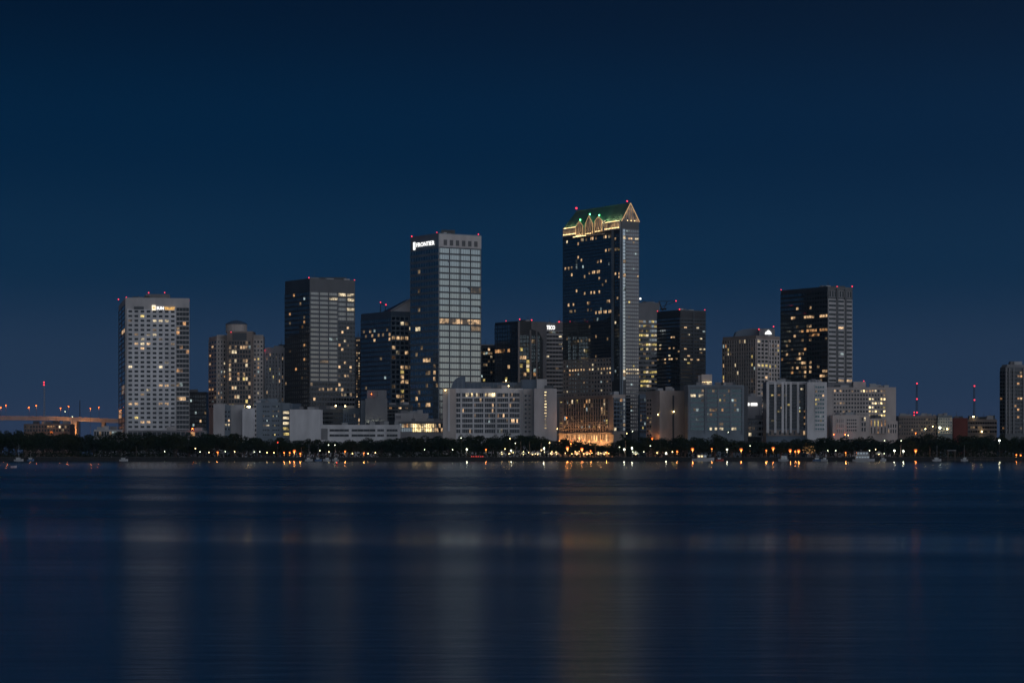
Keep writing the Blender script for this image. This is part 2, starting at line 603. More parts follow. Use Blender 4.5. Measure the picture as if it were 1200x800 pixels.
ring = [(cx + 8.0 * math.cos(2 * math.pi * i / N), cy + 8.0 * math.sin(2 * math.pi * i / N)) for i in range(N)]
m.prism(ring, PZ(390, 1812), PZ(380, 1812), 'cream_stone')
b.part('drum', m)
m = MB()
prev = [(cx + 8.6 * math.cos(2 * math.pi * i / N), cy + 8.6 * math.sin(2 * math.pi * i / N), PZ(380.2, 1812)) for i in range(N)]
for rr, yy in ((7.0, 378.6), (4.6, 376.8), (2.0, 375.6)):
    cur = [(cx + rr * math.cos(2 * math.pi * i / N), cy + rr * math.sin(2 * math.pi * i / N), PZ(yy, 1812)) for i in range(N)]
    for i in range(N):
        m.poly([prev[i], prev[(i + 1) % N], cur[(i + 1) % N], cur[i]], 'blue_panel')
    prev = cur
m.poly(prev, 'blue_panel')
m.tube((cx, cy, PZ(376, 1812)), (cx, cy, PZ(374, 1812)), .3, .1, 'dark_steel', 6)
b.part('dome', m)
b.beacon(270.8, 389, 1799, 1.0, .35)
b.finish()

# ---- 4 beige slab behind -------------------------------------------------------------------
b = Bld('apartment_building', 'narrow pale slab with tall window strips squeezed beside the black flat topped tower', 'building', 322, 1840, 4)
k = b.block(307, 309.5, 338, 407, theta=8, wall='white_concrete', depth=20)
b.spots('lit_warm', (329.5, 441), (329, 448), (330, 468), (309, 461), (330, 420), r=2)
b.grid(k.R, 413, 475, 6, 14, 311, 333, wv=1.6, wh=.7, glass='glass_front', frame='white_concrete', p=0.08)
b.box_on(321, 332, 405, 408, 1846, 'white_concrete', 8)
b.beacon(310, 410.5, 1838, 1.5, .5)
b.finish()

# ---- 5 black flat-topped tower ---------------------------------------------------------------
b = Bld('office_tower', 'black flat topped office tower with silvery window rows on its right face', 'tower', 363, 1780, 5)
k = b.block(334, 363, 416, 326, theta=33, wall='dark_panel')
b.spots('lit_pale', (388, 349.5), (392, 349.5), (398, 345), (411, 362), (412, 352), (406, 344), r=3.5, ry=1.5)
b.spots('lit_warm', (374, 457.5), (379, 457.5), (384, 457.5), (389, 457.5), (394, 457.5), (400, 459), (408.5, 384.5), (400, 391), (410, 431), (412, 464), (368, 468), (401, 407), r=2.2)
b.grid(k.R, 341, 447, 3, 20, 363.3, 396, wv=.9, wh=1.45, glass='glass_bronze', frame='dark_panel', p=0.012, sub=4)
b.grid(k.R, 341, 375, 2, 6, 396, 415.6, wv=.9, wh=1.45, glass='glass_bronze', frame='dark_panel', p=0.03, sub=4)
b.grid(k.R, 375, 447, 6, 14, 396, 415.6, wv=.5, wh=1.45, glass='glass_front', frame='dark_panel', p=0.07)  # darker panes stand in for another building's reflection
b.grid(k.R, 447, 476, 16, 5, 363.3, 415.6, wv=.4, wh=1.5, glass='glass_front', frame='dark_panel', p=0.08)  # same dark reflection put into the pane colour of the lowest rows
b.spots('lit_amber', (357.5, 377), (357.5, 406), (357, 423.5), (347, 433), (355, 384), (340, 366), (345, 348), r=1.8)
b.grid(k.L, 341, 478, 12, 25, wv=.25, wh=1.5, glass='glass_black', frame='black_panel', p=0.045)
b.box_on(366, 405, 325, 327.5, 1800, 'black_panel', 14)
b.beacon(362, 325.3, 1782); b.beacon(415.4, 328.4, 1808)
m = MB(); m.tube((PX(370, 1790), 1790, PZ(327, 1790)), (PX(370, 1790), 1790, PZ(324, 1790)), .3, .2, 'dark_steel', 6); b.part('antenna', m)
b.finish()

# ---- 6 sliver with string of lights ---------------------------------------------------------
b = Bld('hotel_tower', 'slim hotel sliver pricked with small warm lights behind the black flat topped tower', 'tower', 420, 1920, 6)
k = b.block(412, 412, 427, 396, theta=0, wall='grey_concrete', depth=16)
b.light(416, 397, 424, 399.5, 'lit_warm')
b.light(416, 399, 424, 480, ['lit_pale', 'lit_dim', 'lit_warm', 'lit_dim'], .62)
b.grid(k.R, 397, 478, 6, 27, wv=.8, wh=1.0, glass='glass_black', frame='grey_concrete')
b.finish()

# ---- 7 gable-topped blue tower -----------------------------------------------------------------
b = Bld('office_tower', 'dark blue banded glass tower with a pale gabled end behind the signed silver tower', 'tower', 458, 1860, 7)
k = b.block(423, 458, 490, 364.5, theta=33, wall='blue_panel')
b.spots('lit_warm', (457, 397), (462, 397.5), (467, 397.5), (473, 397), (478, 397), (436, 391), (440, 398), (472, 430), (476, 430), (472, 441.5), (470, 463), (465, 464), (471, 468.5), (470, 447), (475, 447), r=2.2, ry=1.8)
b.light(424, 382.5, 458, 394, ['lit_dim', 'lit_warm', 'lit_cool'], .16)
b.grid(k.L, 372, 484, 14, 20, wv=.12, wh=1.5, glass='glass_black', frame='blue_panel', p=0.03)
b.grid(k.R, 370, 484, 6, 20, 458.5, 489, wv=.9, wh=1.3, glass='glass_blue', frame='blue_steel', p=0.10)
b.grid(k.R, 478, 488, 3, 2, 470, 489, wv=.5, wh=1.0, glass='glass_dark', frame='blue_panel', p=0.1)
# gable on the right face and pitched roof behind it
b.roofs.clear()
C, Rp, Lp, Bp = k.C, k.Rp, k.Lp, k.Bp
zt = PZ(364.5, 1860) + .01; zp = PZ(351, 1872)
m = MB()
A0 = (*C, zt); A1 = (*Rp, zt); mid = (Rp[0] * .72 + C[0] * .28, Rp[1] * .72 + C[1] * .28, zp)
ux, uy = k.uL[0] * 13, k.uL[1] * 13
B0 = (C[0] + ux, C[1] + uy, zt); B1 = (Rp[0] + ux, Rp[1] + uy, zt); midb = (mid[0] + ux * .6, mid[1] + uy * .6, zp)
m.poly([A0, A1, mid], 'white_concrete'); m.poly([B0, B1, midb], 'blue_panel')
m.poly([A0, mid, midb, B0], 'dark_panel'); m.poly([A1, mid, midb, B1], 'dark_panel')
b.part('gable_roof', m)
m = MB()
m.tube(A0, mid, .8, .8, 'pale_concrete', 6); m.tube(A1, mid, .8, .8, 'pale_concrete', 6)
b.part('gable_trim', m)
m = MB()
Y = 1870
m.tube((PX(445.5, Y), Y, PZ(366, Y)), (PX(446.3, Y), Y, PZ(354.5, Y)), .35, .2, 'dark_steel', 6)
m.tube((PX(446.3, Y), Y, PZ(355, Y)), (PX(456, Y), Y, PZ(361, Y)), .3, .2, 'dark_steel', 6)
m.tube((PX(451, Y), Y, PZ(368, Y)), (PX(452, Y), Y, PZ(358, Y)), .3, .2, 'dark_steel', 6)
b.part('roof_mast', m)
b.beacon(446, 354.2, Y, 1); b.beacon(452.2, 357, Y, 1, .5)
b.finish()

# ---- 8 silver tower with sign ---------------------------------------------------------------------
b = Bld('office_tower', 'tall silver grey office tower with white lettered sign on its dark left face', 'tower', 514, 1800, 8)
k = b.block(481, 514, 564, 273, theta=33, wall='blue_steel')
b.light(514, 371, 565, 377.5, 'lit_warm')
b.light(548, 379, 565, 385.5, 'lit_dim'); b.light(514, 379, 530, 385, 'lit_dim', .3)
b.spots('lit_dim', (555.5, 338), (515, 452), r=4)
b.grid(k.R, 289.5, 500, 4, 28, 514.4, 563.6, wv=.85, wh=1.25, glass='glass_mirror', frame='dark_panel', sub=5, p=0.0, tilt=.006)
b.panel(k.R, 514.2, 563.8, 274, 289, 'pale_concrete', .34)
for i in range(6):
    x = 519.6 + i * 7.15
    f = k.R
    m = MB()
    m.ob(f.O, f.u, f.n, f.t(x), f.t(x + 4.0), PZ(287, 1800), PZ(280.5, 1800), .3, .40, 'black_panel')
    b.part('crown_opening', m)
b.light(482, 380, 500, 386, ['lit_pale', 'lit_dim'], .5)
b.spots('lit_warm', (496, 422), (500, 422), (504, 422), (508, 435), (509, 441), (488.5, 470.5), (492, 471), (499, 471), (503, 471.5), r=1.6)
b.spots('lit_dim', (492, 366), (490, 338), (495, 405), (489, 416), (494, 406), r=2)
b.grid(k.L, 289.5, 500, 11, 28, wv=.10, wh=1.9, glass='glass_blue', frame='blue_steel', p=0.02)
b.panel(k.L, 481.3, 513.8, 274, 289, 'blue_steel', .3)
f = k.L
m = MB()
m.ob(f.O, f.u, f.n, f.t(485.2), f.t(487.2), PZ(289, 1800), PZ(280, 1800), .35, .8, 'sign_white')
b.part('emblem', m)
b.sign(f, 'FRONTIER', 'sign_white', 488.8, 509.6, 281.2, 286.2, .5)
for x, y, Y in ((482.6, 277, 1822), (512, 272.3, 1800), (560.6, 274.6, 1828)):
    b.beacon(x, y, Y)
b.box_on(517, 533, 269.5, 274.5, 1818, 'dark_panel', 10)
m = MB()
for x in (527, 529.5, 522):
    m.tube((PX(x, 1812), 1812, PZ(275, 1812)), (PX(x, 1812), 1812, PZ(268 + (x % 3), 1812)), .25, .15, 'dark_steel', 6)
b.part('antenna', m)
b.finish()

# ---- 9 lobby pavilion and its pale block ------------------------------------------------------------
b = Bld('pavilion', 'low pavilion with brightly lit glass lobby at the foot of the signed silver tower', 'building', 490, 1690, 9)
k = b.block(467, 467, 520, 493, theta=4, wall='pale_concrete', depth=30)
b.light(466, 496, 483, 503, ['lit_pale', 'lit_dim', 'lit_amber'], .7)
b.light(483, 494, 510, 507, ['lit_lobby', 'lit_lobby', 'lit_pale'], .95)
b.light(510, 494, 520, 507, ['lit_warm', 'lit_dim'], .5)
b.grid(k.R, 496, 506, 20, 2, 468, 519, wv=.35, wh=.4, glass='glass_dark', frame='grey_concrete')
m = MB(); f = k.R
m.ob(f.O, f.u, f.n, -.5, f.W + .5, PZ(496, 1690), PZ(493.4, 1690), .0, 2.2, 'grey_concrete'); b.part('canopy', m)
b.finish()
b = Bld('office_building', 'plain pale windowless block with flat roof rising behind the lit glass lobby', 'building', 482, 1730, 91)
k = b.block(463, 463, 502, 484, theta=4, wall='pale_concrete', depth=22)
b.bands(k.R, 486, 490, 1, 'pale_concrete', .3, .2)
b.panel(k.R, 464, 470, 487, 491, 'grey_concrete', .15)
b.finish()

# ---- 10 wide white hotel ------------------------------------------------------------------------------
b = Bld('hotel', 'wide white hotel slab with blank right end and rounded blue stair cap', 'hotel', 580, 1640, 10)
k = b.block(519, 519, 534, 455, theta=0, wall='cream_stone', depth=18, Y=1634)
b.fin(k.R, 526, 456, 505, 1.4, 'white_concrete', .5)
k = b.block(534, 534, 613, 455, theta=2, wall='white_concrete', depth=20)
W4 = ['lit_pale', 'lit_warm', 'lit_dim']
b.light(545, 460, 563, 466.5, ['lit_pale', 'lit_lobby', 'lit_dim'], .75); b.light(568, 460, 583, 466.5, ['lit_pale', 'lit_lobby', 'lit_dim'], .85)
b.spots('lit_warm', (577.5, 474.5), (577.5, 482), (563.5, 467.5), (563, 468), (598, 475.5), (605.5, 493), (603, 493), (590.5, 488), (591, 487), r=2, ry=2)
b.spots('lit_dim', (591, 460), (600, 462), (586, 475), (594, 494), r=2)
for x0, x1, n in ((534.5, 539.5, 2), (541.5, 554, 6), (555.5, 566.5, 5), (568, 580.5, 6), (582.5, 595.5, 6), (597, 609, 6)):
    b.grid(k.R, 459.5, 508, n, 8, x0, x1, wv=.14, wh=1.0, glass='glass_front', frame='white_concrete', p=0.03)
for x in (540.5, 554.7, 567.2, 581.5, 596.2, 610):
    b.fin(k.R, x, 456, 510, .8, 'white_concrete', .5)
kb = b.block(613, 613, 626, 455.5, Y=1638, theta=0, wall='pale_concrete', depth=18)
b.grid(kb.R, 461, 508, 1, 9, 614.5, 617.5, wv=.3, wh=1.6, glass='glass_front', frame='pale_concrete')
b.grid(kb.R, 461, 508, 1, 9, 619, 622, wv=.3, wh=2.2, glass='glass_front', frame='pale_concrete')
ke = b.block(626, 626, 652.5, 455, Y=1630, theta=6, wall='pale_concrete', depth=24)
b.light(637, 455, 643, 510, 'lit_lobby')
b.grid(ke.R, 457.5, 503, 1, 13, 637.8, 640.6, wv=.1, wh=1.4, glass='glass_front', frame='pale_concrete', proud=.15)
m = MB()
Y = 1646
arc = [(PX(529, Y) + 7.5 * (1 - math.cos(a)), 0, PZ(455, Y) + 8.2 * math.sin(a)) for a in [i * math.pi / 16 for i in range(9)]]
top = arc + [(PX(545, Y), 0, arc[-1][2]), (PX(545, Y), 0, PZ(455, Y))]
for i in range(len(top) - 1):
    p, q = top[i], top[i + 1]
    m.poly([(p[0], Y, p[2]), (q[0], Y, q[2]), (q[0], Y + 10, q[2]), (p[0], Y + 10, p[2])], 'blue_panel')
m.poly([(p[0], Y, p[2]) for p in top], 'blue_panel'); m.poly([(p[0], Y + 10, p[2]) for p in top][::-1], 'blue_panel')
for t in (536, 541):
    m.box(PX(t, Y), PX(t + 1, Y), Y - .2, Y, PZ(455, Y), PZ(444, Y), 'blue_steel')
b.part('stair_cap', m)
m = MB()
m.box(PX(545, 1650), PX(613, 1650), 1650, 1658, PZ(456, 1650), PZ(448, 1650), 'blue_panel')
for i in range(15):
    x = PX(546 + i * 4.6, 1650); m.box(x, x + .35, 1649.7, 1650, PZ(456, 1650), PZ(448.2, 1650), 'blue_steel')
b.part('penthouse', m)
b.box_on(611, 629, 444.5, 456, 1648, 'blue_panel', 10)
b.box_on(629, 641, 444, 456, 1646, 'pale_concrete', 9)
m = MB()
for x, y in ((522, 457), (593, 446), (596, 452)):
    m.ball((PX(x, 1632), 1632.5, PZ(y, 1632)), .35, 'bulb_yellow', 8, 5)
b.part('roof_lamp', m)
b.finish()

# ---- 12 low dark tower ------------------------------------------------------------------------------------
b = Bld('office_building', 'short black building with one lit row tucked right of the signed silver tower', 'building', 572, 1930, 12)
k = b.block(560, 560, 583, 404.5, theta=10, wall='black_panel', depth=20)
b.light(564, 413, 582, 418, ['lit_pale', 'lit_dim', 'lit_cool'], .6)
b.grid(k.R, 407, 452, 8, 10, wv=.4, wh=1.2, glass='glass_black', frame='black_panel', p=0.22)
b.finish()

# ---- 11 black tower with pale angular frame ----------------------------------------------------------------
b = Bld('office_tower', 'black glass tower framed by a pale angular frame behind the wide white hotel', 'tower', 607, 1860, 11)
k = b.block(580, 607, 640, 376, theta=33, wall='black_panel')
for x in (582, 585, 588, 591, 596.5):
    b.spots('lit_amber', (x, 413), r=1.6, ry=2.6)
b.spots('lit_warm', (610, 418), (614, 418), (615, 437), (616, 437), (597, 431), r=2.2)
b.spots('lit_yellow', (594, 445), (596, 450), (609.5, 429), (612.5, 409), r=1.8)
b.grid(k.L, 379, 460, 9, 17, wv=.15, wh=.5, glass='glass_black', frame='black_panel', p=0.02)
b.grid(k.R, 392, 460, 6, 14, 608.5, 633, wv=.2, wh=.6, glass='glass_black', frame='black_panel', p=0.08)
for x, w in ((607.7, 1.5), (621.2, 1.6), (628.4, 1.2)):
    b.fin(k.R, x, 376 if x < 610 else 386, 460, w, 'grey_concrete', .7)
b.panel(k.R, 636, 640, 376, 460, 'grey_concrete', .6)
f = k.R
m = MB()
pts = [(622, 376), (640, 376), (640, 398), (636, 398), (631, 388), (622, 385)]
fr = [f.p(f.t(x), .75, PZ(y, 1860)) for x, y in pts]; bk = [f.p(f.t(x), 0, PZ(y, 1860)) for x, y in pts]
m.poly(fr, 'grey_concrete')
for i in range(6):
    j = (i + 1) % 6
    m.poly([fr[i], fr[j], bk[j], bk[i]], 'grey_concrete')
b.part('angled_frame', m)
for x, y, Y in ((593, 376, 1878), (609, 374, 1862), (623, 375, 1872)):
    b.beacon(x, y, Y)
b.finish()

# ---- 13 banded tower with white sign ---------------------------------------------------------------------------
b = Bld('office_tower', 'narrow white banded tower with small glowing white sign behind the blank hotel end', 'tower', 648, 1900, 13)
k = b.block(636, 636, 666, 378, theta=10, wall='grey_concrete', depth=25)
b.light(640, 390, 650, 393, 'lit_cool')
b.spots('lit_pale', (643, 417), (656, 394), (647, 391), r=2.4)
b.grid(k.R, 387, 462, 8, 16, wv=.15, wh=1.9, glass='glass_black', frame='pale_concrete', p=0.14)
b.sign(k.R, 'TECO', 'sign_white', 640.3, 650.3, 381.2, 386, .5)
b.beacon(655.2, 377, 1902)
b.finish()

# ---- 14 the tall tower with a lit green gabled crown --------------------------------------------------------------
b = Bld('skyscraper', 'tallest dark glass tower with glowing gold crown under a green gabled roof', 'skyscraper', 728, 1800, 14)
YT = 1800
k = b.block(659.5, 728, 749, 259, theta=32, wall='black_panel', parapet=0.2)
fl, fr_ = k.L, k.R
W = ['lit_warm', 'lit_amber', 'lit_warm', 'lit_pale', 'lit_dim']
# rows seen lit on the long left face (pixel places in the photograph)
for x in (664, 681, 684, 687, 692, 694, 699, 711, 714, 717, 720, 709):
    b.spots(rng.choice(['lit_warm', 'lit_pale', 'lit_dim']), (x, 283.5 - (x - 660) * .09), r=1.5, ry=2.6)
for pts, mt in ((((678, 299.5), (663, 315.5), (667, 315), (670.5, 314.5), (685.5, 326), (703, 324.5), (676, 339.5), (667, 358), (673, 357.5)), 'lit_warm'),
                (((700, 305.5), (703.5, 305.3), (691, 318), (694, 318), (697, 318), (700, 318), (702.5, 318)), 'lit_warm'),
                (((710, 292), (713, 291.5), (693.5, 344.5), (697.5, 344.3), (702.5, 344), (689, 357), (692, 356.8), (712, 353.5), (714, 353.5)), 'lit_warm'),
                (((698, 367.8), (702, 367.5), (705, 367.3), (708, 367), (711, 366.8), (714, 366.5), (718, 366)), 'lit_warm'),
                (((689, 363), (692, 363), (669, 366), (685, 375), (697, 376), (674, 363), (707, 333)), 'lit_dim'),
                (((687, 398), (690, 397.5), (682, 398), (712.8, 395), (670, 404), (677, 398), (698, 416), (665, 395)), 'lit_dim'),
                (((676, 308), (684, 313), (675, 314), (718, 292), (704, 362), (700, 373)), 'lit_cool')):
    b.spots(mt, *pts, r=1.4, ry=2.4)
b.grid(fl, 273, 418, 30, 36, 660, 717, wv=.12, wh=.45, glass='glass_black', frame='black_panel', p=0.012, proud=.2)
b.grid(fl, 273, 445, 3, 42, 720.3, 727.2, wv=.12, wh=.7, glass='glass_black', frame='black_panel', p=0.035)
b.light(659, 431, 752, 437.4, ['lit_warm', 'lit_pale'], .92)
b.spots('lit_pale', (663, 460.5), (665, 460.5), (662, 460.3), r=2.0)
b.grid(fl, 418, 464, 17, 9, 660, 717, wv=1.7, wh=1.8, glass='glass_black', frame='beige_stone', p=0.13, proud=.35)
b.fin(fl, 718.3, 266, 446, 2.2, 'blue_steel', .9)
b.fin(fl, 727.4, 266, 500, 1.2, 'blue_steel', .8)
b.light(728, 278, 748, 281.6, ['lit_pale', 'lit_warm'], .9)
b.spots('lit_cool', (735, 272), (737.5, 272), (729, 338), (745, 297), r=1.6)
b.spots('lit_warm', (728.5, 322), (731, 322), (725, 322.5), (721, 322.7), (747.3, 324.5), r=1.4)
b.spots('lit_yellow', (737.5, 352.5), (742, 428), r=1.4)
b.spots('lit_cool', (739.5, 458.5), (739.3, 479.4), r=2)
b.grid(fr_, 268, 505, 6, 54, 733.5, 748.6, wv=.35, wh=1.5, glass='glass_grey', frame='grey_concrete', p=0.012, proud=.25)
b.grid(fr_, 268, 445, 1, 44, 729.7, 733.2, wv=.1, wh=.4, glass='glass_black', frame='black_panel', p=0.03)
b.panel(fr_, 728.2, 729.6, 268, 500, 'blue_steel', .7)
# lower base of the tower, on the water side
kp = b.block(655, 719, 733, 462, Y=1780, theta=32, wall='beige_stone')
b.grid(kp.L, 466.5, 501, 18, 7, 661, 713, wv=1.05, wh=.3, p=.24, glass='glass_black', frame='beige_stone', proud=.45)
b.grid(kp.L, 493.5, 498.5, 18, 1, 661, 713, wv=1.6, wh=1.2, glass='glass_front', frame='beige_stone', proud=.4)
b.grid(kp.L, 501.3, 506.5, 18, 1, 661, 713, wv=1.7, wh=1.4, glass='glass_dark', frame='brown_stone', proud=.5)
b.light(655, 506, 716, 521, ['lit_lobby', 'lit_warm', 'lit_dim', 'lit_pale'], .85)
b.grid(kp.L, 507, 517, 18, 1, 661, 713, wv=1.7, wh=.6, glass='glass_dark', frame='beige_stone', proud=.8)
PLAZA = kp.L
b.bands(kp.L, 463.5, 465, 1, 'beige_stone', .7, 1.2)
b.bands(kp.L, 506.8, 508, 1, 'beige_stone', .5, 1.3)
b.light(655, 467, 660.5, 505, ['lit_yellow', 'lit_dim'], .6)
b.grid(kp.L, 467, 505, 1, 9, 656.2, 659.4, wv=.6, wh=2.2, glass='glass_black', frame='beige_stone')
b.spots('lit_amber', (728.5, 470), r=2)
b.grid(kp.R, 466, 505, 4, 8, wv=.5, wh=.9, glass='glass_dark', frame='blue_panel', p=0.05)
kq = b.block(749.6, 749.6, 757, 462, Y=1786, theta=2, wall='blue_panel', depth=14)
b.grid(kq.R, 466, 508, 3, 9, 750, 756.8, wv=.5, wh=1.0, glass='glass_black', frame='blue_panel', p=0.2)
# crown: steep green roof
zE, zP = PZ(259, YT), PZ(238.5, YT + 7)
C, Rp, Lp, Bp = k.C, k.Rp, k.Lp, k.Bp
uL = k.uL
mr = ((C[0] + Rp[0]) / 2, (C[1] + Rp[1]) / 2)
ml = ((Lp[0] + Bp[0]) / 2, (Lp[1] + Bp[1]) / 2)
hip = 7.0
rf, rb = (mr[0] + uL[0] * .8, mr[1] + uL[1] * .8, zP), (ml[0] - uL[0] * hip, ml[1] - uL[1] * hip, zP)
m = MB()
m.poly([(*C, zE), (*Lp, zE), rb, rf][::-1], 'green_copper')
m.poly([(*Rp, zE), (*Bp, zE), rb, rf], 'green_copper')
m.poly([(*Lp, zE), (*Bp, zE), rb], 'green_copper')
for i in range(29):                                            # standing seams
    q = i / 28
    a = Vector((C[0] + (Lp[0] - C[0]) * q, C[1] + (Lp[1] - C[1]) * q, zE + .1))
    e = Vector(rf).lerp(Vector(rb), q)
    m.tube(a, e, .16, .16, 'green_copper', 4, False)
m.tube(rf, rb, .5, .5, 'green_copper', 6)
b.part('roof', m)
m = MB()
ga, gb = Vector((*C, zE)), Vector((*Rp, zE))
gp = Vector((mr[0], mr[1], zP))
n = Vector((fr_.n[0], fr_.n[1], 0))
m.poly([ga + n * .05, gb + n * .05, gp + n * .05], 'crown_dim_glow')  # gable face glows itself, in place of light washing over it
for q in (.25, .4, .5, .6, .75):                                # ribs of the gable
    p0 = ga.lerp(gb, q)
    hgt = (1 - abs(q - .5) * 2) * (zP - zE)
    m.tube(p0 + n * .3, p0 + n * .3 + Vector((0, 0, hgt)), .35, .35, 'cream_stone', 6)
b.part('gable', m)
m = MB()
m.tube(ga + n * .6, gp + n * .6, .24, .24, 'crown_gold', 6); m.tube(gb + n * .6, gp + n * .6, .24, .24, 'crown_gold', 6)
b.part('gable_light', m)
m = MB()
for q in (.3, .5, .7):
    p0 = ga.lerp(gb, q) + n * 1.2 + Vector((0, 0, .6)); m.ball(p0, .3, 'crown_lamp', 6, 4)
b.part('gable_lamp', m)
# lit colonnade under the eave, and the three pointed bays
f = fl
col_m, lampm = MB(), MB()


def crown_run(x0, x1, nc):
    t0, t1 = f.t(x0), f.t(x1)
    col_m.ob(f.O, f.u, f.n, t0, t1, PZ(267.4, YT), PZ(260.3, YT), .02, .2, 'crown_glow')  # emissive panel behind the columns stands in for the lit interior
    for i in range(nc + 1):
        t = t0 + (t1 - t0) * i / nc
        col_m.ob(f.O, f.u, f.n, t - .35, t + .35, PZ(267.5, YT), PZ(260.2, YT), .0, 1.0, 'cream_stone')
        if i < nc:
            tm = t + (t1 - t0) / nc / 2
            lampm.ball(f.p(tm, 1.0, PZ(266.3, YT)), .33, 'crown_lamp', 6, 4)
    col_m.ob(f.O, f.u, f.n, t0, t1, PZ(268.8, YT), PZ(267.5, YT), 0, 1.5, 'cream_stone')
    col_m.ob(f.O, f.u, f.n, t0, t1, PZ(260.2, YT), PZ(258.9, YT), 0, 1.2, 'cream_stone')
    lampm.ob(f.O, f.u, f.n, t0 + .5, t1 - .5, PZ(258.6, YT), PZ(258.3, YT), .5, .8, 'crown_lamp')


crown_run(661, 676, 9)
crown_run(709.5, 727, 10)
bay = MB()
goldm, grn = MB(), MB()
for xa, xb, yb, ye, yp, pointed in ((677.5, 685.5, 270.6, 258.2, 252.5, 1), (688.5, 697, 269.8, 257, 247.5, 1), (699.5, 708, 268.6, 255.5, 250.2, 0)):
    ta, tb = f.t(xa), f.t(xb)
    tm = (ta + tb) / 2
    dz = 0
    za, ze, zp = PZ(yb, YT), PZ(ye, YT), PZ(yp, YT)
    fa, fb_, fe, ff, fp = f.p(ta, 1.6, za), f.p(tb, 1.6, za), f.p(ta, 1.6, ze), f.p(tb, 1.6, ze), f.p(tm, 1.6, zp)
    bay.poly([fa, fb_, ff, fp, fe], 'crown_dim_glow')  # gold light painted on the bay front as a dim glow
    ba, bb, be, bf, bp = f.p(ta, -1, za), f.p(tb, -1, za), f.p(ta, -3.5, ze), f.p(tb, -3.5, ze), f.p(tm, -5.5, zp)
    bay.poly([fa, fe, be, ba], 'cream_stone'); bay.poly([fb_, ff, bf, bb], 'cream_stone')
    bay.poly([fe, fp, bp, be], 'green_copper'); bay.poly([ff, fp, bp, bf], 'green_copper')
    for q in (.25, .5, .75):
        tq = ta + (tb - ta) * q
        bay.ob(f.O, f.u, f.n, tq - .3, tq + .3, za, ze + (zp - ze) * (1 - abs(q - .5) * 2) * .9, 1.6, 2.1, 'cream_stone')
    V = lambda p, d=.5: Vector(p) + Vector((f.n[0], f.n[1], 0)) * d
    for p, q in ((fa, fe), (fb_, ff), (fe, fp), (ff, fp)):
        goldm.tube(V(p), V(q), .17, .17, 'crown_gold', 5)
    for q in (.2, .4, .6, .8):
        lampm.ball(f.p(ta + (tb - ta) * q, 2.7, za + .5), .28, 'crown_lamp', 6, 4)
    grn.ball(f.p(tm, 1.2, zp + 1.0), .5, 'bulb_green', 8, 6)
    bay.tube(f.p(tm, 1.4, zp - .5), f.p(tm, 1.2, zp + 1.6), .3, .25, 'pale_steel', 6)
col_m.ob(f.O, f.u, f.n, f.t(674.5), f.t(709), PZ(272.2, YT), PZ(271.2, YT), 0, 3.0, 'cream_stone')
lampm.ob(f.O, f.u, f.n, f.t(675), f.t(690), PZ(271.0, YT), PZ(270.6, YT), 2.6, 2.9, 'crown_lamp')
b.part('crown_colonnade', col_m); b.part('crown_bay', bay); b.part('crown_trim_light', goldm)
for x_, y_, e_, c_ in ((663, 258.2, 364, (1, .8, .4)), (669, 257.2, 445, (1, .85, .42)), (675, 256.4, 364, (1, .85, .42)), (711.5, 254.3, 567, (1, .85, .42)), (718, 253.8, 567, (1, .85, .42)), (724, 253.4, 445, (1, .8, .4)), (687, 254.5, 143, (.2, 1, .4)), (698, 252, 176, (.2, 1, .4)), (708, 252.5, 77, (.2, 1, .4)),
                       (681, 268, 160, (1, .6, .25)), (693, 267, 160, (1, .6, .25)), (704, 265.5, 160, (1, .6, .25))):
    L_ = bpy.data.lights.new('crown_floodlight', 'POINT')
    L_.energy, L_.color, L_.shadow_soft_size = e_, c_, .3
    o_ = bpy.data.objects.new('crown_floodlight', L_)
    col.objects.link(o_); o_.parent = b.root
    q = f.p(f.t(x_), 4.0 if y_ > 260 else 1.0, PZ(y_, YT))
    o_.location = (q[0] - b.base[0], q[1] - b.base[1], q[2] - b.base[2])
b.part('crown_lamp', lampm); b.part('green_lamp', grn)
b.beacon(675.5, 244, rb[1], 3, .8); b.beacon(735, 235.8, rf[1], 3, .8)
b.light(0, 0, 1, 1, 'lit_dim')
m = MB(); m.ball((PX(750, 1790), 1785, PZ(350, 1785)), .8, 'sign_white', 8, 6); b.part('ledge_lamp', m)
b.finish()

# ---- 15 yellow-lit tower behind -----------------------------------------------------------------------------------------
b = Bld('office_tower', 'olive office tower with long yellow lit floors half hidden by the tallest tower', 'tower', 760, 1990, 15)
k = b.block(744, 744, 773, 354.5, theta=6, wall='grey_concrete', depth=25)
for y in (378, 383.5, 394, 409.5, 404, 436, 446.5, 451.5):
    b.light(744, y - 2, 772, y + 2, ['lit_yellow', 'lit_yellow', 'lit_pale', 'lit_dim'], .72)
b.light(744, 374, 772, 455, ['lit_dim', 'lit_yellow'], .18)
b.grid(k.R, 374, 460, 9, 16, wv=.2, wh=1.9, glass='glass_black', frame='grey_concrete')
b.finish()

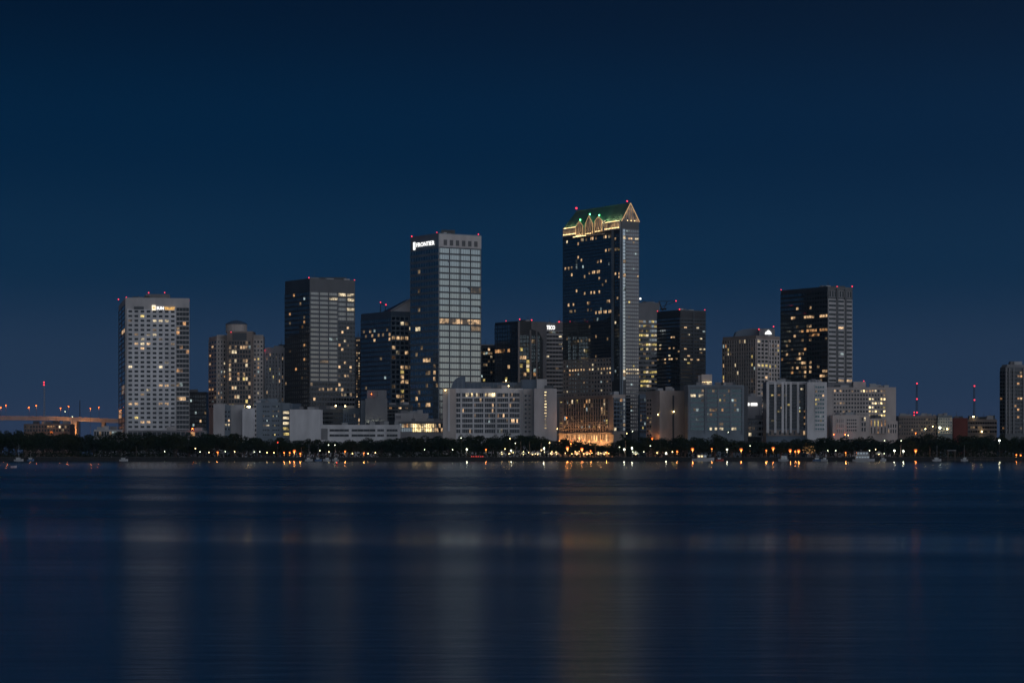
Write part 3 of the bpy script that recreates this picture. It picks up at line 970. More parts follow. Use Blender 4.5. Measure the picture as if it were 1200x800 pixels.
# ---- 16 dark tower with a crane on its roof -------------------------------------------------------------------------------
b = Bld('office_tower', 'dark square office tower with a small roof crane, right of the tallest tower', 'tower', 797, 1850, 16)
k = b.block(770, 797, 827, 363, theta=33, wall='dark_panel')
b.spots('lit_warm', (780, 420), (784, 419.5), (788, 419.3), (793, 419), (780, 425), (774, 409), (787, 394), (790, 393.5), (801.5, 409), (812, 420), (816, 420), (806, 419), (803, 419), (786, 409), (791, 409), r=1.8, ry=1.6)
b.spots('lit_pale', (824, 410), (820, 410), (823, 395), (803, 419), (807, 393), (819, 383), r=2.2, ry=1.6)
b.grid(k.L, 371, 452, 10, 19, wv=.2, wh=1.6, glass='glass_black', frame='black_panel', p=0.03)
b.grid(k.R, 373, 452, 8, 19, 797.6, 826.6, wv=.25, wh=1.6, glass='glass_bronze', frame='dark_panel', p=0.04)
b.fin(k.R, 812.5, 364, 452, 1.2, 'dark_panel', .7)
b.panel(k.R, 797.3, 826.8, 364, 372, 'dark_steel', .3)
m = MB()
Y = 1862
m.tube((PX(776.5, Y), Y, PZ(364, Y)), (PX(772, Y), Y, PZ(352.5, Y)), .5, .4, 'dark_steel', 6)
m.tube((PX(774, Y), Y, PZ(362, Y)), (PX(781, Y), Y, PZ(362, Y)), .8, .8, 'dark_steel', 6)
m.tube((PX(772, Y), Y, PZ(353, Y)), (PX(793, Y), Y, PZ(352.8, Y)), .28, .2, 'dark_steel', 6)
m.tube((PX(778, Y), Y, PZ(362, Y)), (PX(782, Y), Y, PZ(353, Y)), .3, .3, 'dark_steel', 6)
m.tube((PX(776, Y), Y, PZ(359, Y)), (PX(793, Y), Y, PZ(353, Y)), .15, .15, 'dark_steel', 5)
b.part('roof_crane', m)
for x, y, Yb in ((770.5, 364.5, 1886), (796.3, 362.5, 1851), (826, 363, 1880), (792.2, 352.6, 1862)):
    b.beacon(x, y, Yb, 1.2)
b.finish()

# ---- 17 blank beige block with an orange-lit flank --------------------------------------------------------------------------
b = Bld('office_building', 'blank beige concrete block with a dark vertical slot and an orange glow at its foot', 'building', 780, 1660, 17)
k = b.block(757, 773, 803, 457.5, theta=28, wall='beige_stone')
b.spots('lit_dim', (761, 488), (761, 493), r=2)
b.grid(k.L, 466, 512, 2, 9, 758, 764, wv=1.0, wh=1.7, glass='glass_front', frame='beige_stone', p=.1)
b.panel(k.R, 788, 790, 463, 515, 'dark_panel', .12)
m = MB(); m.ball(k.R.p(k.R.t(789), .5, PZ(482, 1660)), .4, 'bulb_yellow', 8, 5); m.ball(k.L.p(k.L.t(772), .8, PZ(485.5, 1660)), .3, 'bulb_yellow', 8, 5)
b.part('wall_lamp', m)
kb = b.block(803, 803, 809, 458, Y=1668, theta=0, wall='pale_concrete', depth=15)
b.grid(kb.R, 461, 505, 1, 10, 804.5, 807.5, wv=.3, wh=1.6, glass='glass_front', frame='pale_concrete', p=.08)
b.box_on(780, 788, 453, 458, 1672, 'pale_concrete', 6)
b.finish()

# ---- 19 teal glass block ----------------------------------------------------------------------------------------------------------
b = Bld('office_building', 'teal glass office block with pale frames and a glowing box on its roof', 'building', 838, 1650, 19)
k = b.block(806, 806, 872, 451, theta=3, wall='blue_steel', depth=22)
b.spots('lit_pale', (811, 464), (814, 464), (819, 464), (822, 464), (834, 500.5), (839, 500.3), (843, 500), (846, 500), (857, 500.5), (862, 501), r=2, ry=2.4)
b.spots('lit_cool', (815.5, 477.5), (815.5, 489.5), (830.5, 484.5), (866, 478), (858, 469), r=2, ry=2.4)
b.spots('lit_amber', (835.5, 478.5), (845.5, 481.8), r=2.2)
b.spots('lit_dim', (838, 478.5), (842, 496), (860, 482), (825, 470), r=2.2)
for x0, x1, n in ((809, 825, 5), (828.5, 840.5, 4), (842.5, 855.5, 5), (857, 869, 4)):
    b.grid(k.R, 455, 505, n, 9, x0, x1, wv=.2, wh=1.5, glass='glass_teal', frame='blue_steel', p=0.09)
for x in (807.5, 827, 841.5, 856.2, 870.5):
    b.fin(k.R, x, 452, 508, 1.1, 'blue_steel', .8)
b.bands(k.R, 452.5, 454, 1, 'blue_steel', .6, 1.0)
kb = b.block(872, 872, 876.5, 452.5, Y=1656, theta=0, wall='dark_panel', depth=14)
m = MB(); m.box(PX(822, 1660), PX(834.5, 1660), 1660, 1667, PZ(451, 1660), PZ(438.5, 1660), 'cream_stone'); b.part('roof_box', m)
m = MB()
for i in range(6):
    x = PX(823.6 + i * 1.85, 1660); m.ball((x, 1658.6, PZ(447.6, 1660)), .22, 'crown_lamp', 6, 4)
m.box(PX(829, 1660), PX(834, 1660), 1659.6, 1659.9, PZ(450, 1660), PZ(447, 1660), 'lit_pale')
b.part('roof_lamp', m)
b.box_on(818.5, 821, 439.5, 451, 1662, 'pale_concrete', 4)
b.box_on(846, 862, 447.5, 451, 1662, 'dark_panel', 8)
b.finish()

# ---- 20 striped hotel tower ------------------------------------------------------------------------------------------------------------
b = Bld('hotel_tower', 'brown tower of thin vertical stripes with a white emblem on its roof box', 'hotel', 893, 1780, 20)
k = b.block(847, 886, 914, 393, theta=40, wall='brown_stone')
b.spots('lit_pale', (855, 413), (862, 428), (866, 436), (883, 417), (883, 428), (874, 402), (867, 399), (847.7, 418.5), (890, 429), r=1.9)
b.spots('lit_yellow', (883, 416), (882.5, 428), (854, 410.5), (892, 429), (898, 429), (902, 430), (848, 440), r=2.2)
b.spots('lit_warm', (881.5, 443.5), (898, 440), (902, 440), (913, 404), (848, 447), r=2)
b.grid(k.L, 397, 466, 14, 15, wv=.85, wh=.5, glass='glass_black', frame='beige_stone', p=0.07, proud=.7)
b.bands(k.L, 412, 420, 1, 'beige_stone', .5, .8)
b.light(892, 452, 900, 490, ['lit_warm', 'lit_amber', 'lit_dim'], .4)
b.grid(k.R, 397, 487, 3, 19, 887, 900, wv=1.0, wh=1.2, glass='glass_front', frame='cream_stone', p=.1)
b.grid(k.R, 397, 470, 4, 15, 900.5, 913.5, wv=1.2, wh=1.0, glass='glass_front', frame='cream_stone', p=0.10)
for x in (895, 901, 907):
    b.fin(k.R, x, 400, 416, 1.2, 'cream_stone', .8)
m = MB()
Y = 1800
prof = [(861, 394), (863, 388.5), (870, 386), (880, 384.8), (890, 384.6), (890, 394)]
m.poly([(PX(x, Y), Y, PZ(y, Y)) for x, y in prof], 'blue_panel')
m.poly([(PX(x, Y), Y + 16, PZ(y, Y)) for x, y in prof][::-1], 'blue_panel')
for i in range(5):
    (xa, ya), (xb, yb) = prof[i], prof[i + 1]
    m.poly([(PX(xa, Y), Y, PZ(ya, Y)), (PX(xb, Y), Y, PZ(yb, Y)), (PX(xb, Y), Y + 16, PZ(yb, Y)), (PX(xa, Y), Y + 16, PZ(ya, Y))], 'blue_panel')
b.part('roof_hood', m)
b.box_on(889.5, 908, 385, 394, 1794, 'grey_concrete', 8, 'sign_box')
m = MB()
Y = 1793.4
prof = [(896.5, 391.6), (897, 389.2), (898.6, 388.2), (900, 386.6), (901.2, 387), (903.4, 389), (904.4, 391.6)]
m.poly([(PX(x, Y), Y, PZ(y, Y)) for x, y in prof], 'sign_white')
m.poly([(PX(x, Y), Y + .4, PZ(y, Y)) for x, y in prof][::-1], 'sign_white')
for i in range(len(prof)):
    (xa, ya), (xb, yb) = prof[i], prof[(i + 1) % len(prof)]
    m.poly([(PX(xa, Y), Y, PZ(ya, Y)), (PX(xb, Y), Y, PZ(yb, Y)), (PX(xb, Y), Y + .4, PZ(yb, Y)), (PX(xa, Y), Y + .4, PZ(ya, Y))], 'sign_white')
b.part('emblem', m)
b.beacon(889.3, 385.8, 1793, 1.5); b.beacon(906.5, 382.6, 1796, 2)
b.finish()

# ---- 21 white plinth with lit strip, and its garage ---------------------------------------------------------------------------------------
b = Bld('office_building', 'plain pale block with a bright white strip sign below the striped hotel tower', 'building', 884, 1705, 21)
k = b.block(872, 872, 893, 464, theta=0, wall='pale_concrete', depth=22)
m = MB(); f = k.R
for xa, xb in ((873.6, 878.2), (879.8, 887.4)):
    m.ob(f.O, f.u, f.n, f.t(xa), f.t(xb), PZ(475.2, 1705), PZ(472, 1705), .05, .3, 'sign_white')
b.part('sign', m)
b.finish()
b = Bld('parking_garage', 'low open parking garage with lit decks between the teal block and white pillared hotel', 'garage', 885, 1690, 211)
k = b.block(873, 873, 900, 490, theta=0, wall='grey_concrete', depth=14, ybot=512)
b.light(874, 499, 884, 503, 'lit_dim'); b.light(886, 499, 897, 505, ['lit_dim', 'lit_amber'], .5); b.light(874, 507, 884, 511, 'lit_pale', .7)
b.grid(k.R, 492, 512, 7, 3, wv=.4, wh=1.8, glass='glass_front', frame='pale_concrete', proud=.6)
b.finish()

# ---- 22 black tower at the right ------------------------------------------------------------------------------------------------------------
b = Bld('office_tower', 'broad black glass tower with a grey banded right face, tallest on the right side', 'tower', 970, 1800, 22)
k = b.block(915, 970, 999, 335.5, theta=33, wall='black_panel')
for pts in (((934, 362.5), (936, 362.3)), ((928, 374), (930.5, 374), (944, 373.5), (947, 373), (950, 373), (954, 372.5), (961, 371.5), (965, 371.5), (969, 371.5)),
            ((951, 363), (951, 369), (951, 384), (951, 399)), ((940, 389), (946, 389), (949, 389), (953, 388.5), (957, 388.5), (961, 388.3), (964, 388), (968, 388)),
            ((949, 395), (952, 395), (956, 394.5), (959, 394.5)), ((939, 412), (922, 418), (928, 433.5), (935, 433), (942, 433), (945, 433), (951, 433), (965, 433), (969, 433)),
            ((934, 422.5), (937, 422.5), (941, 422.5), (945, 422.5), (950, 423), (939, 417), (944, 428), (950, 428)), ((962, 441), (965, 441), (968, 441), (931, 395.5))):
    b.spots(rng.choice(['lit_warm', 'lit_amber', 'lit_warm']), *pts, r=1.7, ry=2.0)
b.light(916, 380, 970, 446, ['lit_dim', 'lit_dim', 'lit_amber'], .07)
b.grid(k.L, 340, 448, 18, 20, wv=.15, wh=1.5, glass='glass_black', frame='black_panel', p=0.012)
b.light(970, 431.5, 992, 435, ['lit_pale', 'lit_warm'], .95); b.spots('lit_warm', (983, 383.5), (985.5, 383.5), (988, 446), (992, 445), (983, 446), r=2)
b.grid(k.R, 350, 448, 3, 19, 970.5, 998.6, wv=.8, wh=1.7, glass='glass_front', frame='pale_concrete', p=0.02, sub=0)
for x in (980.8, 990.5):
    b.fin(k.R, x, 338, 448, 1.5, 'black_panel', .8)
b.grid(k.R, 340, 348, 9, 1, 971, 998, wv=1.0, wh=.8, glass='glass_front', frame='grey_concrete')
b.box_on(976, 990, 335, 337.5, 1822, 'dark_panel', 8)
for x, y, Y in ((915.3, 339.5, 1842), (981, 336, 1808), (998.6, 335.6, 1820)):
    b.beacon(x, y, Y)
b.finish()

# ---- 23 pillared hotel -------------------------------------------------------------------------------------------------------------------------
b = Bld('hotel', 'white hotel with dark glass between tall white pillars below the broad black tower', 'hotel', 930, 1660, 23)
k = b.block(898, 898, 946, 447, theta=2, wall='blue_panel', depth=18)
b.light(940, 487, 946, 500, ['lit_amber', 'lit_warm'], .8)
b.spots('lit_yellow', (912, 483), (914, 480), (906, 461.5), (921, 462), (935, 481), (905, 493.5), (925, 473), r=1.4)
b.grid(k.R, 450, 502, 12, 14, 899.5, 945.6, wv=.25, wh=1.0, glass='glass_front', frame='dark_panel', p=0.07)
for x, w in ((899.5, 1.8), (908.3, 1.6), (917, 1.6), (921, .7), (926.5, 1.4), (935, 1.6), (944.8, 1.5)):
    b.fin(k.R, x, 448, 507, w, 'white_concrete', 1.1)
b.bands(k.R, 447.8, 449.4, 1, 'white_concrete', .6, 1.2)
b.light(930, 505, 945, 511, 'lit_warm', .7)
b.grid(k.R, 503.5, 510.5, 8, 1, 899.5, 945, wv=2.0, wh=1.4, glass='glass_front', frame='brown_stone', proud=.8)
k = b.block(946, 946, 969, 447.5, Y=1654, theta=3, wall='white_concrete', depth=20)
b.spots('lit_yellow', (955, 467.5), (956, 473), (958, 466), (961, 492.5), (963, 493), r=1.8)
b.spots('lit_cool', (961, 487), r=1.8)
b.grid(k.R, 451, 505, 4, 11, 955, 966, wv=.35, wh=1.5, glass='glass_teal', frame='white_concrete', p=0.05)
b.box_on(948, 962, 445, 448, 1664, 'white_concrete', 8)
b.finish()

# ---- 24 beige hospital --------------------------------------------------------------------------------------------------------------------------
b = Bld('apartment_building', 'beige block with rows of small windows and a blank right end by the radio masts', 'building', 1010, 1680, 24)
k = b.block(969, 969, 1050, 453.5, theta=2, wall='cream_stone', depth=24)
b.light(1006, 456, 1038, 462, ['lit_pale', 'lit_lobby', 'lit_lobby', 'lit_warm'], .95)
b.light(1016, 463, 1038, 490, ['lit_lobby', 'lit_lobby', 'lit_dim', 'lit_yellow', 'lit_pale'], .8)
b.light(980, 472, 990, 474.5, 'lit_dim'); b.spots('lit_warm', (975, 459), (986, 457.5), (999, 458.5), (985, 474), r=1.8)
b.grid(k.R, 455.5, 489, 18, 7, 976.5, 1038, wv=.75, wh=1.5, glass='glass_front', frame='cream_stone', p=0.03)
b.box_on(1000, 1014.5, 447, 454.5, 1688, 'cream_stone', 8)
b.box_on(970, 999, 449, 455, 1690, 'grey_concrete', 8)
k2 = b.block(976, 976, 1019, 486, Y=1662, theta=2, wall='cream_stone', depth=17)
b.spots('lit_dim', (981, 499), (1003, 489), r=2)
b.grid(k2.R, 490, 508, 4, 3, 980, 989, wv=.9, wh=1.0, glass='glass_front', frame='cream_stone')
b.grid(k2.R, 490, 506, 5, 4, 992, 1004, wv=.5, wh=1.2, glass='glass_front', frame='cream_stone')
b.grid(k2.R, 488, 506, 2, 3, 1009, 1015, wv=.7, wh=1.0, glass='glass_front', frame='cream_stone', p=.1)
k3 = b.block(1019, 1019, 1039, 490, Y=1666, theta=0, wall='cream_stone', depth=13)
b.light(1019, 492, 1039, 510, ['lit_amber', 'lit_lobby', 'lit_dim', 'lit_yellow'], .85)
b.grid(k3.R, 491.5, 508, 5, 2, wv=1.6, wh=.6, glass='glass_front', frame='cream_stone', proud=.9)
k4 = b.block(1039, 1039, 1052, 493, Y=1668, theta=0, wall='cream_stone', depth=11)
b.grid(k4.R, 496, 508, 4, 2, 1040, 1051, wv=.8, wh=1.0, glass='glass_front', frame='cream_stone', p=.05)
m = MB(); m.ball((PX(1012.3, 1686), 1686, PZ(446.4, 1686)), .35, 'beacon_red', 8, 5)
for x in (977, 990.5):
    m.ball((PX(x, 1658), 1658, PZ(509, 1658)), .18, 'bulb_orange', 8, 5)
b.part('wall_lamp', m)
b.finish()

# ---- 25..27 right hand side ------------------------------------------------------------------------------------------------------------------------
b = Bld('apartment_building', 'long low grey apartment block with a few bright windows under the tall radio mast', 'building', 1083, 1760, 25)
k = b.block(1053, 1053, 1099, 487, theta=0, wall='pink_granite', depth=18)
b.light(1076, 497, 1100, 505, ['lit_pale', 'lit_dim', 'lit_warm'], .4)
b.grid(k.R, 489, 510, 16, 5, wv=.8, wh=1.5, glass='glass_front', frame='brown_stone', p=0.08, proud=.6)
k = b.block(1099, 1099, 1116, 486.5, Y=1756, theta=0, wall='blue_steel', depth=18)
b.grid(k.R, 489, 508, 6, 5, wv=.7, wh=1.4, glass='glass_teal', frame='pale_concrete', p=.12)
m = MB()
for x, y in ((1079, 486.2), (1093.5, 486.8)):
    m.box(PX(x, 1762), PX(x + 3, 1762), 1762, 1764, PZ(488, 1762), PZ(485.4, 1762), 'pale_concrete')
b.part('roof_unit', m)
m = MB()
for x, y, q in ((1101.5, 501, .7), (1084.5, 502.5, .35), (1093, 499.5, .3), (1110, 502.5, .5)):
    m.ball((PX(x, 1750), 1750, PZ(y, 1750)), q, 'bulb_white' if x > 1100 and x < 1105 else 'bulb_yellow', 8, 5)
b.part('wall_lamp', m)
b.finish()
b = Bld('parking_garage', 'red brick parking garage with long open decks at the right of the skyline', 'garage', 1142, 1760, 26)
k = b.block(1117, 1117, 1134, 489.5, theta=0, wall='red_brick', depth=22)
k = b.block(1134, 1134, 1168, 491, Y=1762, theta=0, wall='brown_stone', depth=22)
b.light(1134, 497, 1150, 501, ['lit_dim', 'lit_warm'], .5); b.light(1134, 504, 1168, 508, ['lit_dim', 'lit_pale'], .25)
b.grid(k.R, 493, 508, 12, 3, wv=.25, wh=1.7, glass='glass_front', frame='brown_stone', proud=.8)
b.box_on(1136, 1143, 487, 492, 1768, 'dark_panel', 6); b.box_on(1160, 1166, 486.5, 492, 1768, 'dark_panel', 6)
m = MB(); m.ball((PX(1141, 1760), 1761, PZ(488, 1760)), .55, 'bulb_yellow', 8, 5); m.ball((PX(1150.5, 1760), 1760, PZ(505.5, 1760)), .4, 'bulb_yellow', 8, 5)
b.part('deck_lamp', m)
b.finish()
b = Bld('apartment_tower', 'dark apartment tower with pale ribs cut by the right edge of the picture', 'tower', 1188, 1700, 27)
k = b.block(1172, 1178, 1226, 430, theta=22, wall='dark_panel')
b.spots('lit_amber', (1192, 441), (1195, 441), (1193, 450), (1193, 465), (1191, 477), (1193.5, 478), (1194, 489), (1173.3, 468.5), r=1.8)
b.grid(k.R, 434, 508, 3, 17, 1178.5, 1187, wv=.6, wh=.9, glass='glass_front', frame='dark_panel', p=.02)
b.grid(k.R, 434, 508, 3, 17, 1188, 1198, wv=.4, wh=1.2, glass='glass_front', frame='dark_panel', p=.08)
b.grid(k.R, 434, 508, 8, 17, 1199.5, 1225, wv=.4, wh=1.2, glass='glass_front', frame='dark_panel', p=.06)
b.grid(k.L, 434, 508, 2, 17, wv=.4, wh=1.2, glass='glass_front', frame='dark_panel', p=.02)
for x in (1178.6, 1182.5, 1187.4, 1198.8, 1210, 1224):
    b.fin(k.R, x, 431, 508, .8, 'grey_concrete', .8)
k = b.block(1180, 1180, 1220, 427, Y=1712, theta=10, wall='grey_concrete', depth=10)
b.finish()

# ---- 28 hospital group on the left ---------------------------------------------------------------------------------------------------------------------
b = Bld('hospital_wing', 'windowless pale grey hospital wing standing below the domed beige tower', 'building', 270, 1650, 28)
k = b.block(250, 250, 263, 473, theta=0, wall='pale_concrete', depth=16)
b.box_on(263, 286, 474, 512, 1654, 'pale_concrete', 14, 'wall')
k2 = b.block(263, 263, 270, 474, Y=1653, theta=0, wall='blue_steel', depth=8)
b.light(263, 496, 272, 501, 'lit_pale'); b.spots('lit_warm', (269.5, 492), r=1.6)
b.grid(k2.R, 480, 505, 2, 5, wv=.8, wh=1.6, glass='glass_front', frame='blue_steel')
k3 = b.block(284, 284, 297, 478, Y=1646, theta=0, wall='white_concrete', depth=18)
m = MB()
m.ball((PX(293, 1660), 1655, PZ(476.5, 1655)), .7, 'bulb_yellow', 8, 5); m.ball((PX(291, 1660), 1655, PZ(476.5, 1655)), .4, 'bulb_yellow', 8, 5)
b.part('roof_lamp', m)
b.finish()
b = Bld('hospital', 'blue grey hospital block with a lit stair column and a big blank white end', 'building', 320, 1656, 281)
k = b.block(297, 297, 331, 471.5, theta=0, wall='blue_steel', depth=22)
b.spots('lit_yellow', (321, 483), (320, 489), (323, 497.5), (322.5, 508), r=1.8)
b.light(307, 495.5, 317, 500, ['lit_pale', 'lit_warm'], .95)
b.grid(k.R, 473.5, 512, 1, 7, 297.5, 300.5, wv=.2, wh=1.7, glass='glass_front', frame='pale_concrete')
b.grid(k.R, 473.5, 512, 4, 7, 308, 316, wv=.4, wh=2.2, glass='glass_front', frame='blue_steel', p=.05)
b.grid(k.R, 473.5, 512, 4, 7, 319, 327.5, wv=.4, wh=2.2, glass='glass_front', frame='blue_steel', p=.1)
k2 = b.block(331, 331, 339.5, 472, Y=1655, theta=0, wall='blue_steel', depth=20)
b.light(331, 480, 340, 515, ['lit_yellow', 'lit_pale'], 1.0)
b.grid(k2.R, 480, 511.5, 1, 5, 331.5, 339, wv=.3, wh=1.9, glass='glass_front', frame='blue_panel')
k3 = b.block(339.5, 339.5, 375, 479.5, Y=1650, theta=0, wall='white_concrete', depth=24)
b.box_on(303, 325, 467, 473, 1664, 'blue_steel', 10)
b.box_on(325, 352, 473, 480, 1680, 'blue_panel', 10)
b.finish()

# ---- 29 dark block, concrete core, low white parking building ---------------------------------------------------------------------------------------------
b = Bld('office_building', 'low dark block with flat roof between the blank white wall and the bare concrete core', 'building', 398, 1710, 29)
k = b.block(375, 375, 402, 479, theta=0, wall='dark_panel', depth=20)
b.spots('lit_pale', (393, 475), r=2)
b.grid(k.R, 482, 502, 5, 4, wv=.4, wh=2.0, glass='glass_front', frame='black_panel', p=.04)
k = b.block(402, 402, 424, 478, Y=1706, theta=0, wall='blue_panel', depth=20)
b.grid(k.R, 484, 500, 7, 3, 403.5, 422, wv=.7, wh=1.0, glass='glass_front', frame='blue_panel', p=.05)
m = MB()
for x, y in ((393, 475.2), (404, 475.5)):
    m.ball((PX(x, 1700), 1704, PZ(y, 1700)), .45, 'bulb_yellow', 8, 5)
    m.tube((PX(x, 1700), 1704, PZ(y, 1700)), (PX(x, 1700), 1712, PZ(479.5, 1700)), .12, .12, 'dark_steel', 5)
b.part('roof_lamp', m)
b.finish()
b = Bld('concrete_tower', 'bare windowless concrete block with a raised core above the low white parking building', 'building', 438, 1690, 291)
k = b.block(428, 428, 454, 467, theta=4, wall='grey_concrete', depth=18)
k2 = b.block(423, 423, 429, 469, Y=1696, theta=0, wall='blue_steel', depth=14)
b.box_on(430, 452, 457, 468, 1694, 'grey_concrete', 12)
m = MB()
for x in (432, 438, 443):
    m.ball((PX(x, 1690), 1688, PZ(495.8, 1690)), .3, 'bulb_white', 8, 5)
m.ball((PX(435, 1690), 1693, PZ(461.5, 1690)), .14, 'bulb_orange', 8, 5)
b.part('wall_lamp', m)
b.finish()
b = Bld('parking_garage', 'long low white parking building with dark slot openings behind the waterfront oaks', 'garage', 420, 1660, 292)
k = b.block(368, 368, 469, 497.5, theta=1.5, wall='white_concrete', depth=18)
for x0, x1 in ((369, 380), (386, 409), (412, 440), (442, 450), (453, 466)):
    b.grid(k.R, 502.5, 505.5, 4, 1, x0, x1, wv=.1, wh=.3, glass='glass_front', frame='pale_concrete', proud=.15)
    b.grid(k.R, 508.5, 511.5, 4, 1, x0, x1, wv=.1, wh=.3, glass='glass_front', frame='pale_concrete', proud=.15)
b.panel(k.R, 376, 384, 502, 515, 'grey_concrete', .6)
b.finish()
b = Bld('office_building', 'dark low block with few lit windows right of the bare concrete core', 'building', 460, 1760, 293)
k = b.block(452, 452, 482, 474, theta=0, wall='dark_panel', depth=20)
b.spots('lit_pale', (472, 480), (474, 480), r=1.4); b.spots('lit_amber', (458, 478), r=1.5)
b.grid(k.R, 476, 492, 8, 4, wv=.4, wh=1.4, glass='glass_front', frame='black_panel', p=.06)
b.finish()
# low plinth by the white tower
b = Bld('low_building', 'low grey building along the foot of the white gridded tower behind dark trees', 'building', 190, 1640, 294)
k = b.block(150, 150, 240, 504, theta=0, wall='grey_concrete', depth=14)
b.spots('lit_amber', (225.5, 502), (225, 505), r=2)
b.grid(k.R, 505.5, 511, 16, 1, wv=.6, wh=.6, glass='glass_front', frame='grey_concrete', p=.12)
m = MB(); m.ball((PX(225.5, 1638), 1638, PZ(502.3, 1638)), .25, 'bulb_orange', 8, 5); b.part('wall_lamp', m)
b.finish()
b = Bld('warehouse', 'low dark warehouse with orange lit doorway under the elevated highway bridge', 'building', 60, 1840, 295)
k = b.block(28, 28, 82, 496.5, theta=0, wall='brown_stone', depth=20)
b.spots('lit_amber', (56, 501), (59, 501), (62, 501), r=2.4); b.light(70, 496, 82, 505, ['lit_warm', 'lit_dim', 'lit_pale'], .5)
b.grid(k.R, 498, 506, 16, 2, wv=.7, wh=.8, glass='glass_front', frame='brown_stone', p=.08)
b.finish()
b = Bld('low_building', 'small pale low building right of the orange bridge pier by the white tower', 'building', 122, 1700, 296)
k = b.block(110, 110, 140, 503, theta=0, wall='pale_concrete', depth=14)
b.light(110, 503, 140, 512, ['lit_cool', 'lit_dim'], .4)
b.grid(k.R, 505, 511, 10, 1, wv=.4, wh=.5, glass='glass_front', frame='pale_concrete')
b.finish()

# ================================================================== SETTING
ORD = ['first', 'second', 'third', 'fourth', 'fifth', 'sixth', 'seventh', 'eighth', 'ninth', 'tenth', 'eleventh', 'twelfth', 'thirteenth', 'fourteenth', 'fifteenth', 'sixteenth']
NUM = ['zero', 'one', 'two', 'three', 'four', 'five', 'six', 'seven', 'eight', 'nine', 'ten', 'eleven', 'twelve', 'thirteen', 'fourteen', 'fifteen', 'sixteen']
SEG = [(-90, 50, 'the far left shore'), (50, 132, 'the bridge pier'), (132, 232, 'the white gridded tower'), (232, 298, 'the domed tower'),
       (298, 372, 'the blank white wall'), (372, 462, 'the white parking building'), (462, 520, 'the lit glass lobby'),
       (520, 586, 'the white hotel front'), (586, 655, 'the blank hotel end'), (655, 733, 'the tallest tower'), (733, 806, 'the beige block'),
       (806, 872, 'the teal block'), (872, 968, 'the pillared hotel'), (968, 1052, 'the small windowed block'),
       (1052, 1117, 'the low grey apartments'), (1117, 1170, 'the brick garage'), (1170, 1290, 'the far right tower')]


def seg(px):
    for i, (a, c, n) in enumerate(SEG):
        if a <= px < c:
            return i
    return 0 if px < 0 else len(SEG) - 1


def ordinal_labels(items, head):
    """items: (px, root, kind). Labels single out each by kind, landmark behind it and order from the left."""
    groups = {}
    for px, o, kd in items:
        groups.setdefault((kd, seg(px)), []).append((px, o))
    for (kd, sg), L in groups.items():
        L.sort(key=lambda q: q[0])
        n = len(L)
        for i, (px, o) in enumerate(L):
            t = '%s %s' % (head[kd], SEG[sg][2])
            if n == 2:
                t += ', ' + ('left of two' if i == 0 else 'right of two')
            elif n > 2:
                t += ', %s of %s from left' % (ORD[i], NUM[n])
            o['label'] = t


# ---- water, land, promenade
m = MB()
m.poly([(-9000, -400, 0), (9000, -400, 0), (9000, 1500.4, 0), (-9000, 1500.4, 0)], 'seawall_stone')
me, nt, bs = nmat('bay_water')
bs.inputs['Base Color'].default_value = (0.002, 0.026, 0.055, 1)
bs.inputs['IOR'].default_value = 1.33
g = nt.nodes.new('ShaderNodeNewGeometry')
sx = nt.nodes.new('ShaderNodeSeparateXYZ')
nt.links.new(g.outputs['Position'], sx.inputs[0])


def mth(op, a, b_=None, c=None):
    n_ = nt.nodes.new('ShaderNodeMath')
    n_.operation = op
    for i, v in enumerate((a, b_, c)):
        if v is None:
            continue
        if isinstance(v, (int, float)):
            n_.inputs[i].default_value = v
        else:
            nt.links.new(v, n_.inputs[i])
    return n_.outputs[0]


def noise(scale, sxyz, detail=2):
    mp_ = nt.nodes.new('ShaderNodeMapping')
    mp_.inputs['Scale'].default_value = sxyz
    nt.links.new(g.outputs['Position'], mp_.inputs[0])
    n_ = nt.nodes.new('ShaderNodeTexNoise')
    n_.inputs['Scale'].default_value = scale
    n_.inputs['Detail'].default_value = detail
    nt.links.new(mp_.outputs[0], n_.inputs['Vector'])
    return n_.outputs['Fac']


# slicks and wind lanes: the smoothness of the long-exposure surface changes in lanes that lie along the shore
lane = mth('ADD', sx.outputs['Y'], mth('MULTIPLY', sx.outputs['X'], 0.42))
lane = mth('ADD', lane, mth('MULTIPLY', mth('SUBTRACT', noise(0.02, (1, 1, 1)), 0.5), 10.0))
lg = mth('LOGARITHM', mth('MAXIMUM', lane, 5.0), 10.0)          # decades of distance
ramp = nt.nodes.new('ShaderNodeValToRGB')
nt.links.new(mth('DIVIDE', lg, 3.3), ramp.inputs[0])
cr = ramp.color_ramp
WATER_RAMP = [(20, .20), (88, .22), (101, .238), (107, .172), (122, .185), (138, .26), (190, .30), (206, .20), (226, .25), (250, .30), (272, .25), (290, .21), (305, .28), (400, .28), (450, .22), (560, .24), (720, .17), (1000, .13), (1500, .10)]
while len(cr.elements) > 1:
    cr.elements.remove(cr.elements[-1])
for i, (d, v) in enumerate(WATER_RAMP):
    e = cr.elements[0] if i == 0 else cr.elements.new(math.log10(d) / 3.3)
    e.position = math.log10(d) / 3.3
    e.color = (v, v, v, 1)
fine = mth('MULTIPLY', mth('SUBTRACT', noise(1.0, (0.02, 0.9, 1), 3), 0.5), 0.07)
broad = mth('MULTIPLY', mth('SUBTRACT', noise(1.0, (0.004, 0.05, 1), 3), 0.5), 0.13)
rough = mth('ADD', mth('ADD', ramp.outputs[0], fine), broad)
nt.links.new(mth('MAXIMUM', rough, 0.08), bs.inputs['Roughness'])
bp = nt.nodes.new('ShaderNodeBump')
bp.inputs['Strength'].default_value = 0.085
bp.inputs['Distance'].default_value = 0.12
nt.links.new(noise(1.0, (0.45, 1.5, 1), 4), bp.inputs['Height'])
nt.links.new(bp.outputs[0], bs.inputs['Normal'])
